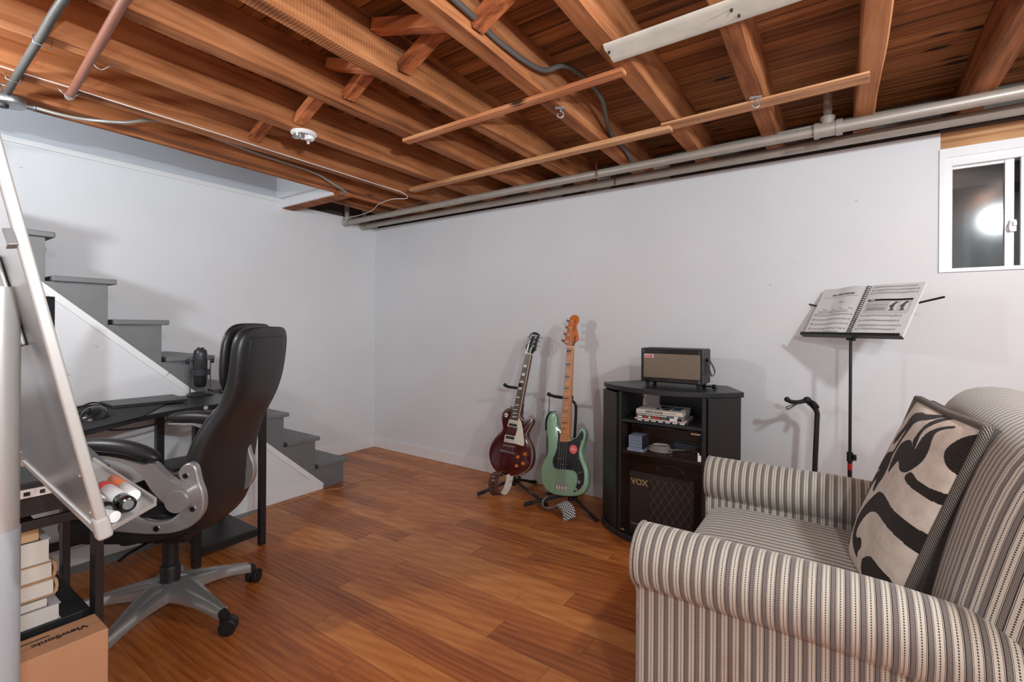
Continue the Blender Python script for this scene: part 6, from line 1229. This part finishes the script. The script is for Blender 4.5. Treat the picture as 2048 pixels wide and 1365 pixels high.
# front rail and seat cushion
sec = lambda x, z0, z1: [(x, -1.68, z0), (x, -1.68, z1), (x, -.92, z1), (x, -.92, z0)]
mb = MB().box((3.36, -1.68, .06), (3.44, -.92, .30)); build('front_rail', mb, m_str, ac, bevel=.01)
mb = MB(); rows = []; ys = [-1.678+(.756)*j/16 for j in range(17)]
prof = [(3.99, .31), (3.40, .31), (3.362, .325), (3.345, .36), (3.345, .40), (3.365, .435), (3.41, .452), (3.5, .460), (3.6, .462), (3.7, .462), (3.8, .460), (3.9, .455), (3.99, .45)]
acc = cum([(a, 0, b) for a, b in prof])
for y in ys:
    e_ = min(1, min(y+1.678, -.922-y)/.06); q = (1-e_)**2; rows.append([(x+(0 if i in (0, 12) else .012*q*(1 if x < 3.5 else 0)), y, z-.022*q*(1 if i > 4 else 0)) for i, (x, z) in enumerate(prof)])
mb.grid(rows, uv=lambda i, j: (ys[min(i, 16)], acc[min(j, 12)])); mb.face(list(range(13))); mb.face([16*13+i for i in range(13)]); build('seat_cushion', mb, m_str, ac, smooth=60)
# back: leaning, pillow topped
mb = MB(); rows = []; ys = [-1.86+1.08*j/40 for j in range(41)]
prof = [(3.99, .30), (3.985, .45), (4.00, .55), (4.035, .70), (4.065, .82), (4.10, .92), (4.14, .98), (4.19, 1.008), (4.27, 1.012), (4.34, .985), (4.38, .93), (4.42, .6), (4.45, .06), (4.30, .06)]
acc = cum([(a, 0, b) for a, b in prof])
for y in ys:
    e_ = min(1, min((y+1.86)/.20, (-.78-y)/.10)); q = (1-e_)**2; rows.append([(x+((.15 if y < -1.5 else .05)*q if 1 <= i <= 6 else (-.02*q if 8 <= i <= 11 else 0)), y, z-(.04*q if 5 <= i <= 9 else 0)) for i, (x, z) in enumerate(prof)])
mb.grid(rows, cv=True, uv=lambda i, j: (ys[min(i, 40)], acc[j] if j < 14 else acc[-1]+.15)); mb.face(list(range(14)), [(a, b) for a, b in prof]); mb.face([40*14+i for i in range(14)], [(a, b) for a, b in prof]); build('backrest', mb, m_str, ac, smooth=60, sub=1)
for x, y in ((3.40, -1.70), (3.40, -.90), (4.38, -1.70), (4.38, -.90)): build('foot', MB().lathe([(0, 0), (.018, 0), (.026, .06), (0, .06)], (x, y, 0), 16), m_joist_dark, ac, smooth=40)
# ================================================================== patterned cushion
Pq = D['PIL']; PO, PU, PV = Vector(Pq['O']), Vector(Pq['u']), Vector(Pq['v']); PN = PU.cross(PV)
if PN.dot(CAMP-PO) < 0: PN = -PN
PW_, PH_ = Pq['W']+.02, Pq['H']+.0
pl = thing('patterned_cushion', 'cream throw pillow with dark brown zebra-like shapes and herringbone piping, leaning on the armchair back', 'pillow', tuple(PO+PU*PW_/2), rot=Matrix((PU, PV, PN)).transposed())
def inpoly(x, y, P):
    c = False; j = len(P)-1
    for i in range(len(P)):
        if (P[i][1] > y) != (P[j][1] > y) and x < (P[j][0]-P[i][0])*(y-P[i][1])/(P[j][1]-P[i][1])+P[i][0]: c = not c
        j = i
    return c
polys = [smooth_poly(q, 1) for q in D['PIL_poly']]; bbs = [(min(p[0] for p in q), max(p[0] for p in q), min(p[1] for p in q), max(p[1] for p in q)) for q in polys]
NU, NV = 220, 300; rows = []
def pil_pt(u, v, side):
    # u,v in 0..1 ; rounded slightly pinched square
    a, b = 2*u-1, 2*v-1; pin = 1-.035*(abs(b)**2)*(1-abs(a)**4)-0; pin2 = 1-.03*(abs(a)**2)*(1-abs(b)**4)
    x = PW_/2*a*(1-.045*(1-abs(b)**2.5)*0-.04*(1-b*b)*0)*(1-.03*(1-abs(b))*abs(a)**3); y = PH_/2+PH_/2*b*(1-.025*(1-abs(a))*abs(b)**3)
    h = (max(0, 1-abs(a)**3.0)**.55)*(max(0, 1-abs(b)**3.0)**.55)
    z = (.052*h) if side > 0 else (-.085-.02*h)
    z += .003*math.sin(a*5+b*3)*h
    return Vector((x, y, z))
rows = [[pil_pt(i/NU, j/NV, 1) for j in range(NV+1)] for i in range(NU+1)]
mb = MB(); mb.grid(rows); fr_ = build('front_cover', mb, [], pl, local=True, smooth=True) if False else None
m, t, N, L, bs = nmat('zebra_velvet'); bs.inputs['Roughness'].default_value = .85; bs.inputs['Sheen Weight'].default_value = .08; bs.inputs['Specular IOR Level'].default_value = .15
at = N.new('ShaderNodeAttribute'); at.attribute_name = 'pattern'; tc = N.new('ShaderNodeTexCoord'); wv = N.new('ShaderNodeTexWave'); wv.inputs['Scale'].default_value = 95; wv.inputs['Distortion'].default_value = 1.2; wv.bands_direction = 'DIAGONAL'; L.new(tc.outputs['Object'], wv.inputs['Vector'])
dkc = ramp(N, L, wv.outputs['Fac'], [(.3, S((32, 27, 25))), (.8, S((60, 54, 50)))]); nz = N.new('ShaderNodeTexNoise'); nz.inputs['Scale'].default_value = 30; L.new(tc.outputs['Object'], nz.inputs['Vector']); ltc = ramp(N, L, nz.outputs['Fac'], [(.3, S((208, 195, 181))), (.7, S((226, 214, 202)))])
fc = ramp(N, L, at.outputs['Fac'], [(.35, (0, 0, 0, 1)), (.65, (1, 1, 1, 1))]); mx = N.new('ShaderNodeMix'); mx.data_type = 'RGBA'; L.new(fc, mx.inputs['Factor']); L.new(ltc, mx.inputs['A']); L.new(dkc, mx.inputs['B']); L.new(mx.outputs['Result'], bs.inputs['Base Color']); m_zeb = m
fr_ = build('front_cover', mb, m_zeb, pl, local=True, smooth=True)
ca = fr_.data.color_attributes.new('pattern', 'FLOAT_COLOR', 'POINT')
for i, v in enumerate(fr_.data.vertices):
    x, y = v.co.x+PW_/2, v.co.y; k = 0.0
    for q, bb in zip(polys, bbs):
        if bb[0] <= x <= bb[1] and bb[2] <= y <= bb[3] and inpoly(x, y, q): k = 1.0; break
    ca.data[i].color = (k, k, k, 1)
m_char = flat('charcoal_felt', (72, 66, 62), .95, var=.3, scale=70)
mb = MB(); rows = [[pil_pt(i/24, j/24, -1) for j in range(25)] for i in range(25)]; mb.grid(rows)
edge = [(i/24, 0) for i in range(25)]+[(1, j/24) for j in range(1, 25)]+[(i/24, 1) for i in range(23, -1, -1)]+[(0, j/24) for j in range(23, 0, -1)]
b0 = len(mb.v); mb.grid([[pil_pt(u, v, 1)+Vector((0, 0, -.001)) for u, v in edge], [pil_pt(u, v, 1).lerp(pil_pt(u, v, -1), .5)*1 + Vector(((2*u-1)*.012, (2*v-1)*.012, 0)) for u, v in edge], [pil_pt(u, v, -1) for u, v in edge]], cv=True)
build('back_cover', mb, m_char, pl, local=True, smooth=True)
m, t, N, L, bs = nmat('herringbone_piping'); bs.inputs['Roughness'].default_value = .9; uvn = N.new('ShaderNodeUVMap'); uvn.uv_map = 'uv'; sp = N.new('ShaderNodeSeparateXYZ'); L.new(uvn.outputs[0], sp.inputs[0])
v1 = mathn(N, L, 'ABSOLUTE', mathn(N, L, 'SUBTRACT', mathn(N, L, 'FRACT', mathn(N, L, 'DIVIDE', sp.outputs[1], .030)), .5)); hb = mathn(N, L, 'FRACT', mathn(N, L, 'DIVIDE', mathn(N, L, 'MULTIPLY_ADD', v1, .030, sp.outputs[0]), .0065))
L.new(ramp(N, L, hb, [(0, S((44, 40, 38))), (.5, S((140, 131, 122)))], 'CONSTANT'), bs.inputs['Base Color'])
ep = [pil_pt(u, v, 1)*1 + Vector(((2*u-1)*.004, (2*v-1)*.004, 0)) for u, v in edge]; m_ = len(ep); rows = []
for i, p in enumerate(ep):
    tg = (ep[(i+1) % m_]-ep[i-1]).normalized(); zz = Vector((0, 0, 1)); ox = tg.cross(zz); rows.append([p+(ox*math.cos(2*PI*k/10)+zz*math.sin(2*PI*k/10))*.0115 for k in range(10)])
ac_ = cum(ep+[ep[0]])
mb = MB(); mb.grid(rows, cu=True, cv=True, uv=lambda i, j: (ac_[i], j*.0066)); build('piping', mb, m, pl, local=True, smooth=True)
tag(build('loose_thread', MB().tube(spline([PO+PU*(PW_-.0)+PV*.30, PO+PU*(PW_+.012)+PV*.292+PN*.004, PO+PU*(PW_+.03)+PV*.30-PN*.01], 4), .0008, 5), m_cv), 'short pale loose thread sticking out of the cushion edge', 'thread') if False else None
